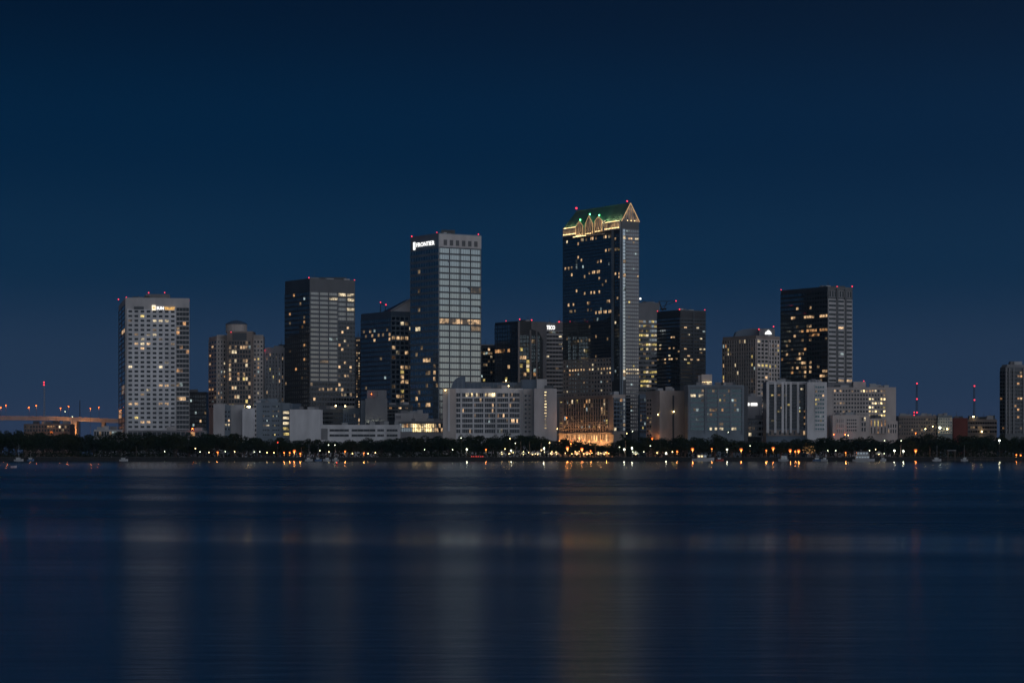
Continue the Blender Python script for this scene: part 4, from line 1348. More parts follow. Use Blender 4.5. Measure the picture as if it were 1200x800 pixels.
m.m = ['bay_water']
o = m.build('water'); tag(o, kind='structure')

wall_mat('dark_lawn', (0.035, 0.05, 0.02), 0.95, 0.35, 0.2)
m = MB()
m.poly([(-30000, 1500.2, 2.0), (30000, 1500.2, 2.0), (30000, 40000, 2.0), (-30000, 40000, 2.0)], 'dark_lawn')
tag(m.build('ground'), kind='structure')
m = MB(); m.poly([(-1500, 1501, 2.006), (1500, 1501, 2.006), (1500, 1509, 2.006), (-1500, 1509, 2.006)], 'pavement')
tag(m.build('promenade'), kind='structure')
m = MB()
m.poly([(-1500, 1613, 2.006), (1500, 1613, 2.006), (1500, 1623, 2.006), (-1500, 1623, 2.006)], 'asphalt')
tag(m.build('road'), kind='structure')
m = MB()
for i in range(-120, 120):
    m.poly([(i * 12, 1617.9, 2.012), (i * 12 + 4, 1617.9, 2.012), (i * 12 + 4, 1618.1, 2.012), (i * 12, 1618.1, 2.012)], 'road_paint')
tag(m.build('road_marking'), kind='structure')
m = MB()
m.box(-1500, 1500, 1612.7, 1613, 2, 2.14, 'pavement'); m.box(-1500, 1500, 1623, 1623.3, 2, 2.14, 'pavement')
tag(m.build('kerb'), kind='structure')
m = MB()
m.box(-1500, 1500, 1500, 1500.9, -2, 2.25, 'seawall_stone')
m.box(-1500, 1500, 1499.85, 1501.05, 2.25, 2.5, 'pavement')
for i in range(-250, 251):
    m.box(i * 6 - .25, i * 6 + .25, 1499.7, 1500, -2, 2.25, 'seawall_stone')
o = m.build('seawall'); tag(o, 'long low grey stone seawall with a pale coping along the whole waterline', 'seawall')

# ---- trees
leaf_mats = []
for i, c in enumerate(((0.022, 0.034, 0.015), (0.018, 0.030, 0.018), (0.028, 0.034, 0.014))):
    mm, nt2, bb = nmat('oak_leaf_%d' % i)
    oi = nt2.nodes.new('ShaderNodeNewGeometry')
    n2 = nt2.nodes.new('ShaderNodeTexNoise'); n2.inputs['Scale'].default_value = .45
    nt2.links.new(oi.outputs['Position'], n2.inputs['Vector'])
    mr_ = nt2.nodes.new('ShaderNodeMapRange')
    mr_.inputs[1].default_value, mr_.inputs[2].default_value, mr_.inputs[3].default_value, mr_.inputs[4].default_value = .3, .7, .6, 1.5
    nt2.links.new(n2.outputs['Fac'], mr_.inputs[0])
    vv = nt2.nodes.new('ShaderNodeVectorMath'); vv.operation = 'SCALE'; vv.inputs[0].default_value = c
    nt2.links.new(mr_.outputs[0], vv.inputs['Scale']); nt2.links.new(vv.outputs[0], bb.inputs['Base Color'])
    bb.inputs['Roughness'].default_value = .8
    bb.inputs['Specular IOR Level'].default_value = .08
    leaf_mats.append('oak_leaf_%d' % i)


def leafball(mb, c, rx, rz, n, size, mat, r_):
    for _ in range(n):
        while True:
            v = Vector((r_.uniform(-1, 1), r_.uniform(-1, 1), r_.uniform(-1, 1)))
            if .05 < v.length < 1:
                break
        v = v.normalized() * (v.length ** .45)
        p = Vector((c[0] + v.x * rx, c[1] + v.y * rx, c[2] + v.z * rz))
        a = Vector((r_.gauss(0, 1), r_.gauss(0, 1), r_.gauss(0, .7))).normalized()
        b_ = a.cross(Vector((r_.gauss(0, 1), r_.gauss(0, 1), r_.gauss(0, 1)))).normalized()
        s = size * r_.uniform(.6, 1.3)
        a, b_ = a * s, b_ * s * .75
        mb.poly([p - a, p - b_ * .8, p + a, p + b_ * .8], mat)


def oak_meshes(seed):
    r_ = random.Random(seed)
    H_, mt = 16.0, leaf_mats[seed % 3]
    cr_, tr = MB(), MB()
    tr.tube((0, 0, -.3), (0.3, 0, 4.2), .62, .42, 'bark', 8)
    tips = []
    for i in range(7):
        an = i * 2.4 + r_.uniform(-.4, .4)
        rad = r_.uniform(2.5, 6.0)
        tip = (math.cos(an) * rad, math.sin(an) * rad, r_.uniform(7, 12))
        midp = (tip[0] * .45, tip[1] * .45, 4.2 + (tip[2] - 4.2) * .6)
        tr.tube((.3, 0, 3.9), midp, .32, .2, 'bark', 6); tr.tube(midp, tip, .2, .07, 'bark', 6)
        tips.append(tip)
    for t in tips:
        leafball(cr_, t, r_.uniform(2.6, 3.9), r_.uniform(1.9, 2.8), 190, .42, mt, r_)
    for i in range(7):
        an, rad = r_.uniform(0, 6.28), r_.uniform(0, 5.2)
        leafball(cr_, (math.cos(an) * rad, math.sin(an) * rad, r_.uniform(8, 14.2) - rad * .35), r_.uniform(1.6, 3.0), r_.uniform(1.2, 2.3), 130, .40, mt, r_)
    for i in range(9):
        an, rad = r_.uniform(0, 6.28), r_.uniform(3.5, 7.2)
        leafball(cr_, (math.cos(an) * rad, math.sin(an) * rad, r_.uniform(5, 9.5)), r_.uniform(1.1, 2.0), r_.uniform(.8, 1.5), 60, .38, mt, r_)
    return cr_.mesh('crown'), tr.mesh('trunk')


OAKS = [oak_meshes(i) for i in range(7)]
TOPY = [(-80, 499), (0, 500), (25, 498), (60, 503), (100, 506), (140, 504), (190, 505), (215, 506), (240, 504), (265, 500.5), (285, 507), (310, 511), (340, 512), (355, 509),
        (390, 512), (425, 511), (470, 511), (505, 508), (545, 507.5), (580, 508), (605, 505), (630, 505), (652, 511), (690, 517), (715, 519), (735, 512), (760, 508.5),
        (785, 512.5), (810, 508), (840, 507), (860, 511), (890, 513), (920, 514), (955, 508), (985, 511), (1010, 508), (1040, 512), (1070, 507), (1110, 506), (1150, 508), (1200, 507), (1290, 505)]


def topy(px):
    for (a, ya), (c, yc) in zip(TOPY, TOPY[1:]):
        if a <= px <= c:
            return ya + (yc - ya) * (px - a) / (c - a)
    return 507


tree_items = []


def oak(px, Y, ytop, wid, kd, rr):
    k_ = rr.randrange(7)
    x = PX(px, Y)
    h = PZ(ytop, Y) - GZ
    t = empty('oak_tree', (x, Y, GZ), None, 'tree', 'oak trees along the waterfront')
    sz = h / 15.6
    rz = rr.uniform(0, 6.28)
    link('trunk', OAKS[k_][1], t, (0, 0, 0), (wid, wid, sz), rz)
    link('crown', OAKS[k_][0], t, (0, 0, 0), (wid, wid, sz), rz)
    tree_items.append((px, t, kd))
    return t


tr_ = random.Random(21)
x = -52
while x < 1262:
    if not (603 < x < 622):
        oak(x, 1536 + tr_.uniform(-5, 5), topy(x) + tr_.uniform(2.5, 13), tr_.uniform(.85, 1.2), 'front', tr_)
    x += tr_.uniform(14, 20)
x = -60
while x < 1270:
    oak(x, 1580 + tr_.uniform(-8, 8), topy(x) + tr_.uniform(-1.5, 3.5), tr_.uniform(.9, 1.35), 'back', tr_)
    x += tr_.uniform(14, 20)
ordinal_labels(tree_items, {'front': 'dark oak in front row before', 'back': 'taller dark oak in back row before'})

# palms
def palm_meshes(seed):
    r_ = random.Random(seed)
    tr, cr_ = MB(), MB()
    n_ = 6
    for i in range(n_):
        tr.tube((.12 * i * .3, 0, 11 * i / n_), (.12 * (i + 1) * .3, 0, 11 * (i + 1) / n_), .30 - .018 * i, .30 - .018 * (i + 1), 'bark', 8, i == n_ - 1)
    for i in range(22):
        an = i * 2.399; up = r_.uniform(-.5, 1.1)
        L_ = r_.uniform(2.2, 3.2)
        pr = None
        for q in range(6):
            s = q / 5 * L_
            p = Vector((.25 + math.cos(an) * s * math.cos(up * .6), math.sin(an) * s * math.cos(up * .6), 11 + s * math.sin(up) - s * s * .12))
            w = .32 * math.sin(math.pi * (.15 + .85 * q / 5)) + .03
            side = Vector((-math.sin(an), math.cos(an), -.25)) * w
            side2 = Vector((math.sin(an), -math.cos(an), -.25)) * w
            if pr:
                cr_.poly([pr[0], pr[0] + pr[1], p + side, p], 'oak_leaf_0'); cr_.poly([pr[0], pr[0] + pr[2], p + side2, p], 'oak_leaf_0')
            pr = (p, side, side2)
    return cr_.mesh('crown'), tr.mesh('trunk')


PALMS = [palm_meshes(i) for i in range(3)]
palm_items = []
for px, y, Y in ((610, 511, 1516), (620.5, 512, 1517), (604, 514, 1519), (697.5, 519, 1515), (729, 509, 1600), (634, 516, 1521), (1055, 517, 1518), (353, 521, 1516), (733, 514, 1520), (160, 520, 1518), (1090, 521, 1516)):
    i = len(palm_items) % 3
    t = empty('palm_tree', (PX(px, Y), Y, GZ), None, 'palm tree', 'palms along the waterfront')
    s = (PZ(y, Y) - GZ) / 12.0
    link('trunk', PALMS[i][1], t, (0, 0, 0), (1.1, 1.1, s), px)
    link('crown', PALMS[i][0], t, (0, 0, 0), (1.25, 1.25, s), px)
    palm_items.append((px, t, 'palm'))
ordinal_labels(palm_items, {'palm': 'slender pale trunked palm before'})

# undergrowth that fills the dark band below the crowns at both ends
m = MB(); r_ = random.Random(5)
for a, c in ((-80, 205), (440, 585), (1062, 1280)):
    px = a
    while px < c:
        Y = r_.uniform(1524, 1530)
        leafball(m, (PX(px, Y), Y, 3.2), r_.uniform(2, 3.2), r_.uniform(1.5, 3.6), 90, .42, leaf_mats[r_.randrange(3)], r_)
        px += 4.2
px = -80
while px < 1280:
    Y = r_.uniform(1596, 1602)
    leafball(m, (PX(px, Y), Y, 4.2), r_.uniform(3, 4.2), r_.uniform(5, 8), 130, .7, leaf_mats[r_.randrange(3)], r_)
    px += 5.0
tag(m.build('undergrowth'), kind='stuff')

# ---- lamps
def lamp_meshes(bulb, globe, r, rb):
    p, c, g_, bs_, bu = MB(), MB(), MB(), MB(), MB()
    p.tube((0, 0, 0), (0, 0, 1), .11, .075, 'dark_steel', 8)
    bs_.tube((0, 0, 0), (0, 0, .7), .22, .15, 'dark_steel', 8)
    c.tube((0, 0, r * .8), (0, 0, r * 1.25), r * .75, r * .15, 'dark_steel', 10)
    g_.ball((0, 0, 0), r, globe, 12, 8)
    for a in (-1, 1):                                          # two hot lenses, one each side of the pole
        bu.ball((0, a * r * .8, -r * .35), rb, bulb, 10, 6)
    return p.mesh('pole'), bs_.mesh('pole_base'), c.mesh('lamp_cap'), g_.mesh('globe'), bu.mesh('lamp_lens')


LM = {'white': lamp_meshes('bulb_white', 'globe_white', .38, .13), 'bright': lamp_meshes('bulb_bright', 'globe_bright', .66, .26),
      'orange': lamp_meshes('bulb_orange', 'globe_orange', .58, .13), 'yellow': lamp_meshes('bulb_yellow', 'globe_yellow', .42, .2),
      'red': lamp_meshes('bulb_red', 'globe_red', .5, .22), 'blaze': lamp_meshes('bulb_orange', 'globe_orange', 1.0, .2)}
GLOW = {}
LM_ALIAS = {'ember': 'blaze', 'flood': 'orange', 'bridge': 'orange', 'plaza': 'orange'}
for kd_, e_, c_ in (('blaze', 1100.0, (1, .36, .08)), ('orange', 600.0, (1, .36, .08)), ('flood', 12000.0, (1, .38, .1)), ('ember', 2400.0, (1, .38, .1)), ('plaza', 2600.0, (1, .48, .18)), ('bridge', 560.0, (1, .22, .05)), ('bright', 420.0, (1, .95, .68))):
    L_ = bpy.data.lights.new('lamp_light', 'POINT')
    L_.energy, L_.color, L_.shadow_soft_size = e_, c_, .3
    GLOW[kd_] = L_
lamp_items = []


def lamp(px, py, kd, Y=None, label=None, zbase=GZ, items=lamp_items):
    Y = Y or 1511 + (px * 7 % 5)
    z = PZ(py, Y)
    t = empty('street_lamp', (PX(px, Y), Y, zbase), label, 'street lamp', 'lit lamps along the waterfront' if items is lamp_items else None)
    h = z - zbase
    M_ = LM[LM_ALIAS.get(kd, kd)]
    link('pole', M_[0], t, (0, 0, 0), (1, 1, h - .3))
    link('pole_base', M_[1], t)
    link('lamp_cap', M_[2], t, (0, 0, h))
    link('lamp_lens', M_[4], link('globe', M_[3], t, (0, 0, h)))
    if kd in GLOW:
        ld = bpy.data.objects.new('lamp_light', GLOW[kd])
        col.objects.link(ld); ld.parent = t
        ld.location = (0, -.4, h - 1.4)
    if not label:
        items.append((px, t, kd))
    return t


for px, py, kd in ((193, 528.5, 'white'), (229, 525, 'yellow'), (234.5, 529, 'white'), (245, 529.5, 'yellow'), (255, 529.5, 'orange'), (264, 528.7, 'white'), (275, 528.8, 'yellow'),
                   (298, 529, 'white'), (304.5, 529, 'white'), (313, 529.8, 'yellow'), (321, 530, 'yellow'), (325.5, 518, 'red'), (333, 530, 'orange'), (339.5, 530, 'orange'), (345, 528.3, 'blaze'),
                   (352, 531, 'orange'), (375, 527.5, 'white'), (385, 521, 'white'), (392.5, 521, 'white'), (385.5, 529, 'yellow'), (404.5, 528.5, 'orange'), (413, 531, 'yellow'), (426.5, 530.5, 'orange'),
                   (431.5, 531, 'yellow'), (440, 530, 'yellow'), (497.5, 526.5, 'white'), (530.5, 526.5, 'white'), (547, 526, 'bright'), (540.5, 513, 'white'), (569.5, 526.5, 'orange'),
                   (592, 525.5, 'yellow'), (599, 527.5, 'bright'), (597.5, 513.5, 'yellow'), (604, 519, 'white'), (637.5, 525, 'bright'), (634.5, 527, 'yellow'), (644, 518.5, 'yellow'), (665, 524.5, 'ember'), (682, 526, 'ember'), (669, 519.5, 'orange'), (692, 528, 'orange'), (711, 530, 'orange'),
                   (726, 523.5, 'white'), (731.5, 526, 'bright'), (740.5, 524.5, 'bright'), (741.5, 529, 'white'), (754.5, 529, 'white'), (762, 522, 'white'), (770, 530, 'yellow'), (780.5, 530.5, 'bright'), (788, 529, 'yellow'), (793.5, 528.5, 'orange'),
                   (811.5, 526, 'blaze'), (834, 525.5, 'orange'), (852, 526.3, 'bright'), (868.5, 526.5, 'blaze'), (879, 522, 'white'), (898, 527.5, 'orange'), (906, 525, 'blaze'),
                   (926, 527.5, 'blaze'), (932, 528.5, 'orange'), (936, 528, 'blaze'), (970, 527.5, 'white'), (979.5, 527.5, 'white'), (991, 530, 'orange'), (1019, 527.5, 'white'), (1026, 526, 'yellow'), (1036, 531, 'white'),
                   (1048, 527.5, 'bright'), (1058.5, 528, 'bright'), (1073, 527.5, 'blaze'), (1056, 516, 'white'), (1036.5, 515.8, 'white'), (1196, 533, 'orange'), (1191, 532.5, 'orange')):
    lamp(px, py, kd)
lamp(1171, 515.5, 'bright', 1508, 'tall bright white waterfront floodlight pole alone at the dark right shore')
for px, py, kd, Y in ((664, 489, 'orange', 1625), (741.3, 505, 'white', 1630), (734.5, 507.5, 'yellow', 1632), (653, 502, 'yellow', 1628), (1073, 507, 'orange', 1640), (853.5, 506, 'white', 1632), (994, 509.5, 'yellow', 1640)):
    lamp(px, py, kd, Y)
for i, px in enumerate((657, 664, 671, 678, 685, 692, 699, 706, 713)):
    q = PLAZA.p(PLAZA.t(px), 6.5, 14.5)
    lamp(*proj(q), 'plaza', q[1])
lamp(764, 513.5, 'ember', 1656); lamp(769, 516, 'orange', 1652)
LN = {'white': 'small greenish white globe lamp before', 'bright': 'large bright white globe lamp before', 'orange': 'small orange globe lamp before', 'yellow': 'dim yellow globe lamp before',
      'red': 'reddish lamp on tall pole before', 'blaze': 'large glaring orange globe lamp before', 'ember': 'fiery large orange globe lamp before', 'plaza': 'orange plaza lamp lighting the foot of'}
ordinal_labels(lamp_items, LN)

# path lamps in the brightest stretch
pm, pg = MB(), MB()
pm.tube((0, 0, 0), (0, 0, 2.6), .07, .06, 'dark_steel', 6); pg.ball((0, 0, 2.7), .14, 'bulb_yellow', 8, 6)
pmm, pgm = pm.mesh('post'), pg.mesh('lamp_bulb')
for i in range(22):
    px = 586 + i * 6.2 + tr_.uniform(-4, 4)
    Y = 1506 + tr_.uniform(0, 7)
    t = empty('path_lamp', (PX(px, Y), Y, GZ), 'small warm path lamp in the crowded glowing row below the hotel and tallest tower', 'path lamp', 'path lamps in the brightest stretch of the promenade')
    s = tr_.uniform(.7, 1.5)
    link('post', pmm, t, (0, 0, 0), (1, 1, s)); link('lamp_bulb', pgm, t, (0, 0, 2.7 * s - 2.7))

# small lit canopies
tent_items = []
cm, cp = MB(), MB()
cm.poly([(-2, -2, 2.6), (2, -2, 2.6), (0, 0, 4.1)], 'canvas'); cm.poly([(2, -2, 2.6), (2, 2, 2.6), (0, 0, 4.1)], 'canvas')
cm.poly([(2, 2, 2.6), (-2, 2, 2.6), (0, 0, 4.1)], 'canvas'); cm.poly([(-2, 2, 2.6), (-2, -2, 2.6), (0, 0, 4.1)], 'canvas')
for a, c in (((-2, -2), (2, -2)), ((2, -2), (2, 2)), ((2, 2), (-2, 2)), ((-2, 2), (-2, -2))):
    cm.poly([(*a, 2.6), (*c, 2.6), (*c, 2.25), (*a, 2.25)], 'canvas')
cp.tube((0, 0, 0), (0, 0, 2.5), .06, .06, 'pale_steel', 6)
cb = MB(); cb.ball((0, 0, 2.3), .28, 'bulb_yellow', 8, 6)
cmm, cpm, cbm = cm.mesh('canopy_roof'), cp.mesh('leg'), cb.mesh('hanging_lamp')
for px in (588, 613.5, 624, 630, 646.5, 652, 676, 688, 701, 708, 745, 1030):
    Y = 1516.5
    t = empty('canopy_tent', (PX(px, Y), Y, GZ), None, 'canopy', 'lit canopies on the promenade')
    link('canopy_roof', cmm, t); link('hanging_lamp', cbm, t)
    for a in (-1.9, 1.9):
        for c in (-1.9, 1.9):
            link('leg', cpm, t, (a, c, 0))
    tent_items.append((px, t, 'tent'))
ordinal_labels(tent_items, {'tent': 'small pale canopy lit from inside before'})

# tree hung with string lights
t = oak(948, 1514, 517.5, .55, 'lights', tr_)
t['label'] = 'small round tree wrapped in warm string lights before the pillared hotel'
m = MB()
for i in range(70):
    a, e = tr_.uniform(0, 6.28), tr_.uniform(.1, 1.2)
    q = tr_.uniform(.35, 1.0); m.ball((math.cos(a) * 4.6 * q * math.cos(e * .9), math.sin(a) * 4.6 * q * math.cos(e * .9), 2.6 + 6.2 * q * math.sin(e)), .10, 'string_light', 6, 4)
sl = m.build('string_lights', t, local=True)

# ---- parked cars with red tail lamps
for i, px in enumerate((554, 559.3, 564.6)):
    Y = 1513
    t = empty('parked_car', (PX(px, Y), Y, GZ), ('leftmost', 'middle', 'rightmost')[i] + ' of three dark parked cars with red tail lamps before the white hotel front', 'car', 'cars parked by the water')
    m = MB()
    prof = [(-2.2, .35), (-2.25, .95), (-1.9, 1.0), (-1.2, 1.45), (.5, 1.48), (1.2, 1.0), (2.1, .88), (2.2, .4)]
    for s in (-.85, .85):
        m.poly([(s, y, z) for y, z in (prof if s < 0 else prof[::-1])], 'car_paint')
    for a, c in zip(prof, prof[1:] + prof[:1]):
        m.poly([(-.85, a[0], a[1]), (.85, a[0], a[1]), (.85, c[0], c[1]), (-.85, c[0], c[1])], 'car_paint')
    m.build('body', t, local=True)
    m = MB(); m.poly([(-.72, -1.87, 1.05), (.72, -1.87, 1.05), (.66, -1.24, 1.45), (-.66, -1.24, 1.45)], 'glass_black')
    m.v = [(x_, y_ - .02, z_ + .01) for x_, y_, z_ in m.v]
    m.build('rear_window', t, local=True)
    for sx_ in (-.8, .8):
        for yy in (-1.35, 1.4):
            m = MB(); m.tube((sx_ - .12, yy, .33), (sx_ + .12, yy, .33), .33, .33, 'tyre_rubber', 12); m.build('wheel', t, local=True)
        m = MB(); m.box(sx_ * .82 - .17, sx_ * .82 + .17, -2.3, -2.2, .68, .92, 'bulb_red'); m.build('tail_lamp', t, local=True)

# ---- boats
def boat(px, w, Y, label, cat='boat', hullm='boat_white', decks=1, mast=0.0, name='motor_boat', lit=None, bow=1, hh=1.0):
    x = PX(px, Y)
    L_ = w / F * Y
    B_ = max(1.2, L_ * (.26 if L_ < 16 else .18))
    t = empty(name, (x, Y, 0), label, cat)
    m = MB()
    st = []
    for q in [i / 10 for i in range(11)]:
        wd = B_ / 2 * (1 - max(0, (q - .55) / .45) ** 2.2)
        sh = hh * (1 + .35 * q * q)
        st.append((bow * (q - .5) * L_, max(wd, .04), sh))
    for (xa, wa, sa), (xb, wb, sb) in zip(st, st[1:]):
        for s in (-1, 1):
            m.poly([(xa, s * wa, sa), (xb, s * wb, sb), (xb, s * wb * .75, -.3), (xa, s * wa * .75, -.3)], hullm)
        m.poly([(xa, -wa, sa - .12), (xb, -wb, sb - .12), (xb, wb, sb - .12), (xa, wa, sa - .12)], 'timber')
    m.poly([(st[0][0], -st[0][1], st[0][2]), (st[0][0], st[0][1], st[0][2]), (st[0][0], st[0][1] * .75, -.3), (st[0][0], -st[0][1] * .75, -.3)], hullm)
    m.build('hull', t, local=True)
    z = hh
    for d in range(decks):
        fl_ = .62 - .1 * d if decks > 1 else .42
        h_ = min(2.3, max(.9, L_ * .16))
        cx_ = -bow * L_ * .06
        x0, x1, b2 = cx_ - L_ * fl_ / 2, cx_ + L_ * fl_ / 2, B_ * (.38 - .03 * d)
        m = MB(); m.box(x0, x1, -b2, b2, z, z + h_, 'boat_white'); m.box(x0 - .3, x1 + .4, -b2 - .25, b2 + .25, z + h_, z + h_ + .14, 'boat_white')
        c = m.build('cabin', t, local=True)
        n_ = max(2, int((x1 - x0) / 1.6))
        for i in range(n_):
            wx = x0 + (x1 - x0) * (i + .18) / n_; we = x0 + (x1 - x0) * (i + .82) / n_
            m = MB(); m.box(wx, we, -b2 - .03, -b2, z + h_ * .42, z + h_ * .82, lit if (lit and tr_.random() < .7) else 'glass_blue')
            m.build('window', c, local=True)
        z += h_ + .14
    if mast:
        m = MB(); m.tube((0, 0, hh), (0, 0, hh + mast), .09, .06, 'pale_steel', 6); m.tube((0, 0, hh + 1.3), (-bow * L_ * .42, 0, hh + 1.2), .06, .05, 'pale_steel', 6)
        m.tube((0, 0, hh + mast * .62), (0, -.9, hh + mast * .6), .03, .03, 'pale_steel', 5)
        m.build('mast', t, local=True)
    return t


boat(1012, 26, 1491, 'white two deck excursion boat with bluish windows moored left of the bright lamps', decks=2, name='excursion_boat', hh=1.1)
t = boat(824, 26, 1491, 'long dinner boat with a warm lit window row before the teal block', decks=1, name='excursion_boat', lit='lit_lobby', hh=1.6)
boat(843.5, 9, 1490, 'small red hulled boat moored right of the long dinner boat', hullm='boat_red', decks=1, hh=1.0)
boat(918, 12, 1490, 'white motor yacht moored left of the cluster of orange lamps', decks=2, name='motor_yacht', hh=1.0, bow=-1)
boat(958, 11, 1490, 'blue hulled motor boat moored right of the string lit tree', hullm='boat_blue', decks=1)
boat(966, 8, 1487, 'small white motor boat beside the blue hulled boat', decks=1, bow=-1)
boat(145, 10, 1485, 'lone small white cabin boat below the white gridded tower', decks=1)
boat(362, 9, 1492, 'white sailboat with bare mast, leftmost of the moored cluster by the glaring lamp', mast=10, name='sailboat', decks=1)
boat(373, 8, 1491, 'blue hulled sailboat with short mast in the moored cluster', mast=8, name='sailboat', hullm='boat_blue')
boat(383, 9, 1492, 'white motor boat between two sailboats in the moored cluster', decks=1, bow=-1)
boat(393, 8, 1491, 'small sailboat at the right end of the moored cluster', mast=7, name='sailboat', bow=-1)
boat(22, 11, 1490, 'sailboat with the tallest bare mast on the dark far left shore', mast=9.5, name='sailboat')
boat(36, 8, 1491, 'small dark sailboat with short mast on the far left shore', mast=4.5, name='sailboat', hullm='boat_blue')
boat(1098, 10, 1489, 'sailboat with thin mast moored left of the timber boat hoist', mast=8.5, name='sailboat')
boat(1130, 8, 1491, 'sailboat with thin mast moored right of the timber boat hoist', mast=8.8, name='sailboat', bow=-1)
boat(1035, 7, 1490, 'small white boat under the bright lamps right of the excursion boat', decks=1)
boat(16.3, 6.5, 735, 'tiny pale dinghy afloat alone on open water at far left', decks=0, name='dinghy', cat='dinghy', hh=.5)
# buoy
t = empty('buoy', (PX(394.6, 870), 870, 0), 'small red lit buoy floating below the moored sailboats', 'buoy')
m = MB(); m.tube((0, 0, -.3), (0, 0, .45), .5, .4, 'boat_red', 10); m.tube((0, 0, .45), (0, 0, 1.0), .12, .08, 'dark_steel', 6); m.build('float', t, local=True)
m = MB(); m.ball((0, 0, 1.1), .16, 'bulb_red', 8, 6); m.build('buoy_lamp', t, local=True)
# hoist, dock
t = empty('boat_hoist', (PX(1115, 1494), 1494, 0), 'dark timber boat hoist frame on piles between two thin masts', 'boat hoist')
for a in (-2.2, 2.2):
    for c in (-1.5, 1.5):
        m = MB(); m.tube((a, c, -1), (a, c, 6.4), .16, .14, 'timber', 6); m.build('pile', t, local=True)
m = MB(); m.box(-2.6, 2.6, -1.7, 1.7, 6.4, 6.75, 'pale_steel'); m.build('roof', t, local=True)
t = empty('dock', (PX(1101, 1490), 1490, 0), 'low timber dock on short piles at the dark right shore', 'dock')
m = MB(); m.box(-5, 34, -1 + 3, 1 + 3, .9, 1.15, 'timber'); m.build('deck', t, local=True)
for i in range(11):
    m = MB(); m.tube((-4.6 + i * 3.8, 2.2, -1), (-4.6 + i * 3.8, 2.2, 1.6), .15, .14, 'timber', 6); m.build('pile', t, local=True)

# ---- highway bridge
Y = 1900
t = empty('highway_bridge', (PX(50, Y), Y, GZ), 'raised highway bridge glowing orange at the far left behind dark trees', 'bridge')
org = (PX(50, Y), Y, GZ)
deckp = [(-70, 487.2), (0, 487.2), (60, 487.6), (100, 489), (137, 490.6), (152, 491.2)]
dm, pm_ = MB(), MB()
for (xa, ya), (xb, yb) in zip(deckp, deckp[1:]):
    xA, xB, zA, zB = PX(xa, Y), PX(xb, Y), PZ(ya, Y), PZ(yb, Y)
    dm.hexa([(xA, Y, zA - 3.2), (xB, Y, zB - 3.2), (xB, Y + 14, zB - 3.2), (xA, Y + 14, zA - 3.2),
             (xA, Y, zA - .9), (xB, Y, zB - .9), (xB, Y + 14, zB - .9), (xA, Y + 14, zA - .9)], 'pale_concrete', skip=())
    pm_.hexa([(xA, Y - .3, zA - 1.0), (xB, Y - .3, zB - 1.0), (xB, Y + .1, zB - 1.0), (xA, Y + .1, zA - 1.0),
              (xA, Y - .3, zA), (xB, Y - .3, zB), (xB, Y + .1, zB), (xA, Y + .1, zA)], 'pale_concrete')
dm.build('deck', t, org); pm_.build('parapet', t, org)
for px, w, dz in ((50, 2.6, 3.2), (86.5, 4.8, 2.0), (-20, 3, 3.2), (120, 2.6, 3.2)):
    m = MB(); m.box(PX(px, Y) - w / 2, PX(px, Y) + w / 2, Y - .6 if px == 86.5 else Y + 3, Y + 9, GZ, PZ(490.4, Y) + .2 if px == 86.5 else PZ(489, Y) - 2.9, 'pale_concrete'); m.build('pier', t, org)
bl = []
for px, py in ((7, 474.5), (1, 477), (34, 477), (42.5, 475), (71, 478), (80.5, 476), (116, 477), (-22, 476), (106, 478.5)):
    lamp(px, py, 'bridge', Y - 3.0 if px != 106 else Y - 2.0, None, PZ(488.2, Y) if px != 106 else GZ, bl)
for px, py in ((76.3, 482.0), (85, 488)):
    lamp(px, py, 'white' if px == 85 else 'white', Y - 2.5 if px == 85 else Y - 1, None, PZ(489, Y) if px != 85 else GZ, bl)
bl.sort(key=lambda q: q[0])
for i, (px, o, kd) in enumerate(bl):
    o['label'] = '%s lamp of the raised highway bridge, %s of eleven from left' % ({'bridge': 'reddish orange', 'white': 'white'}[kd], ORD[i])
    o['group'] = 'lamps along the highway bridge'
lamp(86.5, 508, 'flood', Y - 9, 'orange flood lamp at the foot of the glowing bridge pier')
lamp(60, 506.5, 'blaze', 1826, 'orange yard lamp by the warehouse doorway under the highway bridge')

# ---- radio masts
def mast(px, ytop, Y, reds, label, w=1.6, steel='dark_steel', r=.72, name='radio_mast'):
    x, z1 = PX(px, Y), PZ(ytop, Y)
    t = empty(name, (x, Y, GZ), label, 'radio mast')
    m = MB()
    legs = [(w * math.cos(a), w * math.sin(a)) for a in (0.3, 2.4, 4.5)]
    n_ = 26
    for a, c in legs:
        m.tube((a, c, 0), (a * .45, c * .45, z1 - GZ), .22, .14, steel, 5)
    for i in range(n_):
        q0, q1 = i / n_, (i + 1) / n_
        for j in range(3):
            (a, c), (d, e) = legs[j], legs[(j + 1) % 3]
            s0, s1 = 1 - .55 * q0, 1 - .55 * q1
            m.tube((a * s0, c * s0, q0 * (z1 - GZ)), (d * s1, e * s1, q1 * (z1 - GZ)), .08, .08, steel, 4, False)
    m.build('lattice', t, local=True)
    for y in reds:
        m = MB(); m.ball((0, -w * .6 - .5, PZ(y, Y) - GZ), r, 'beacon_red', 8, 6); m.tube((0, 0, PZ(y, Y) - GZ - .4), (0, -w * .6 - .5, PZ(y, Y) - GZ - .4), .12, .12, steel, 5); m.build('red_lamp', t, local=True)


mast(1074.3, 448.5, 2300, (449.3, 467.4, 483.2), 'tall radio mast with red lamps above the low grey apartments')
mast(1141.6, 451, 2300, (452.2, 468.6), 'tall radio mast with red lamps above the red brick garage')
mast(1071, 482, 1772, (483, 486.2), 'short rooftop height mast with two red lamps left of a tall mast', .8, r=.45)
mast(51.8, 446.5, 1990, (447.8, 450.8), 'pale slim mast with two red lamps rising behind the highway bridge', .9, 'pale_steel', .6)
mast(93.5, 468.8, 1990, (), 'thin unlit mast right of the bright bridge lamp', .5)

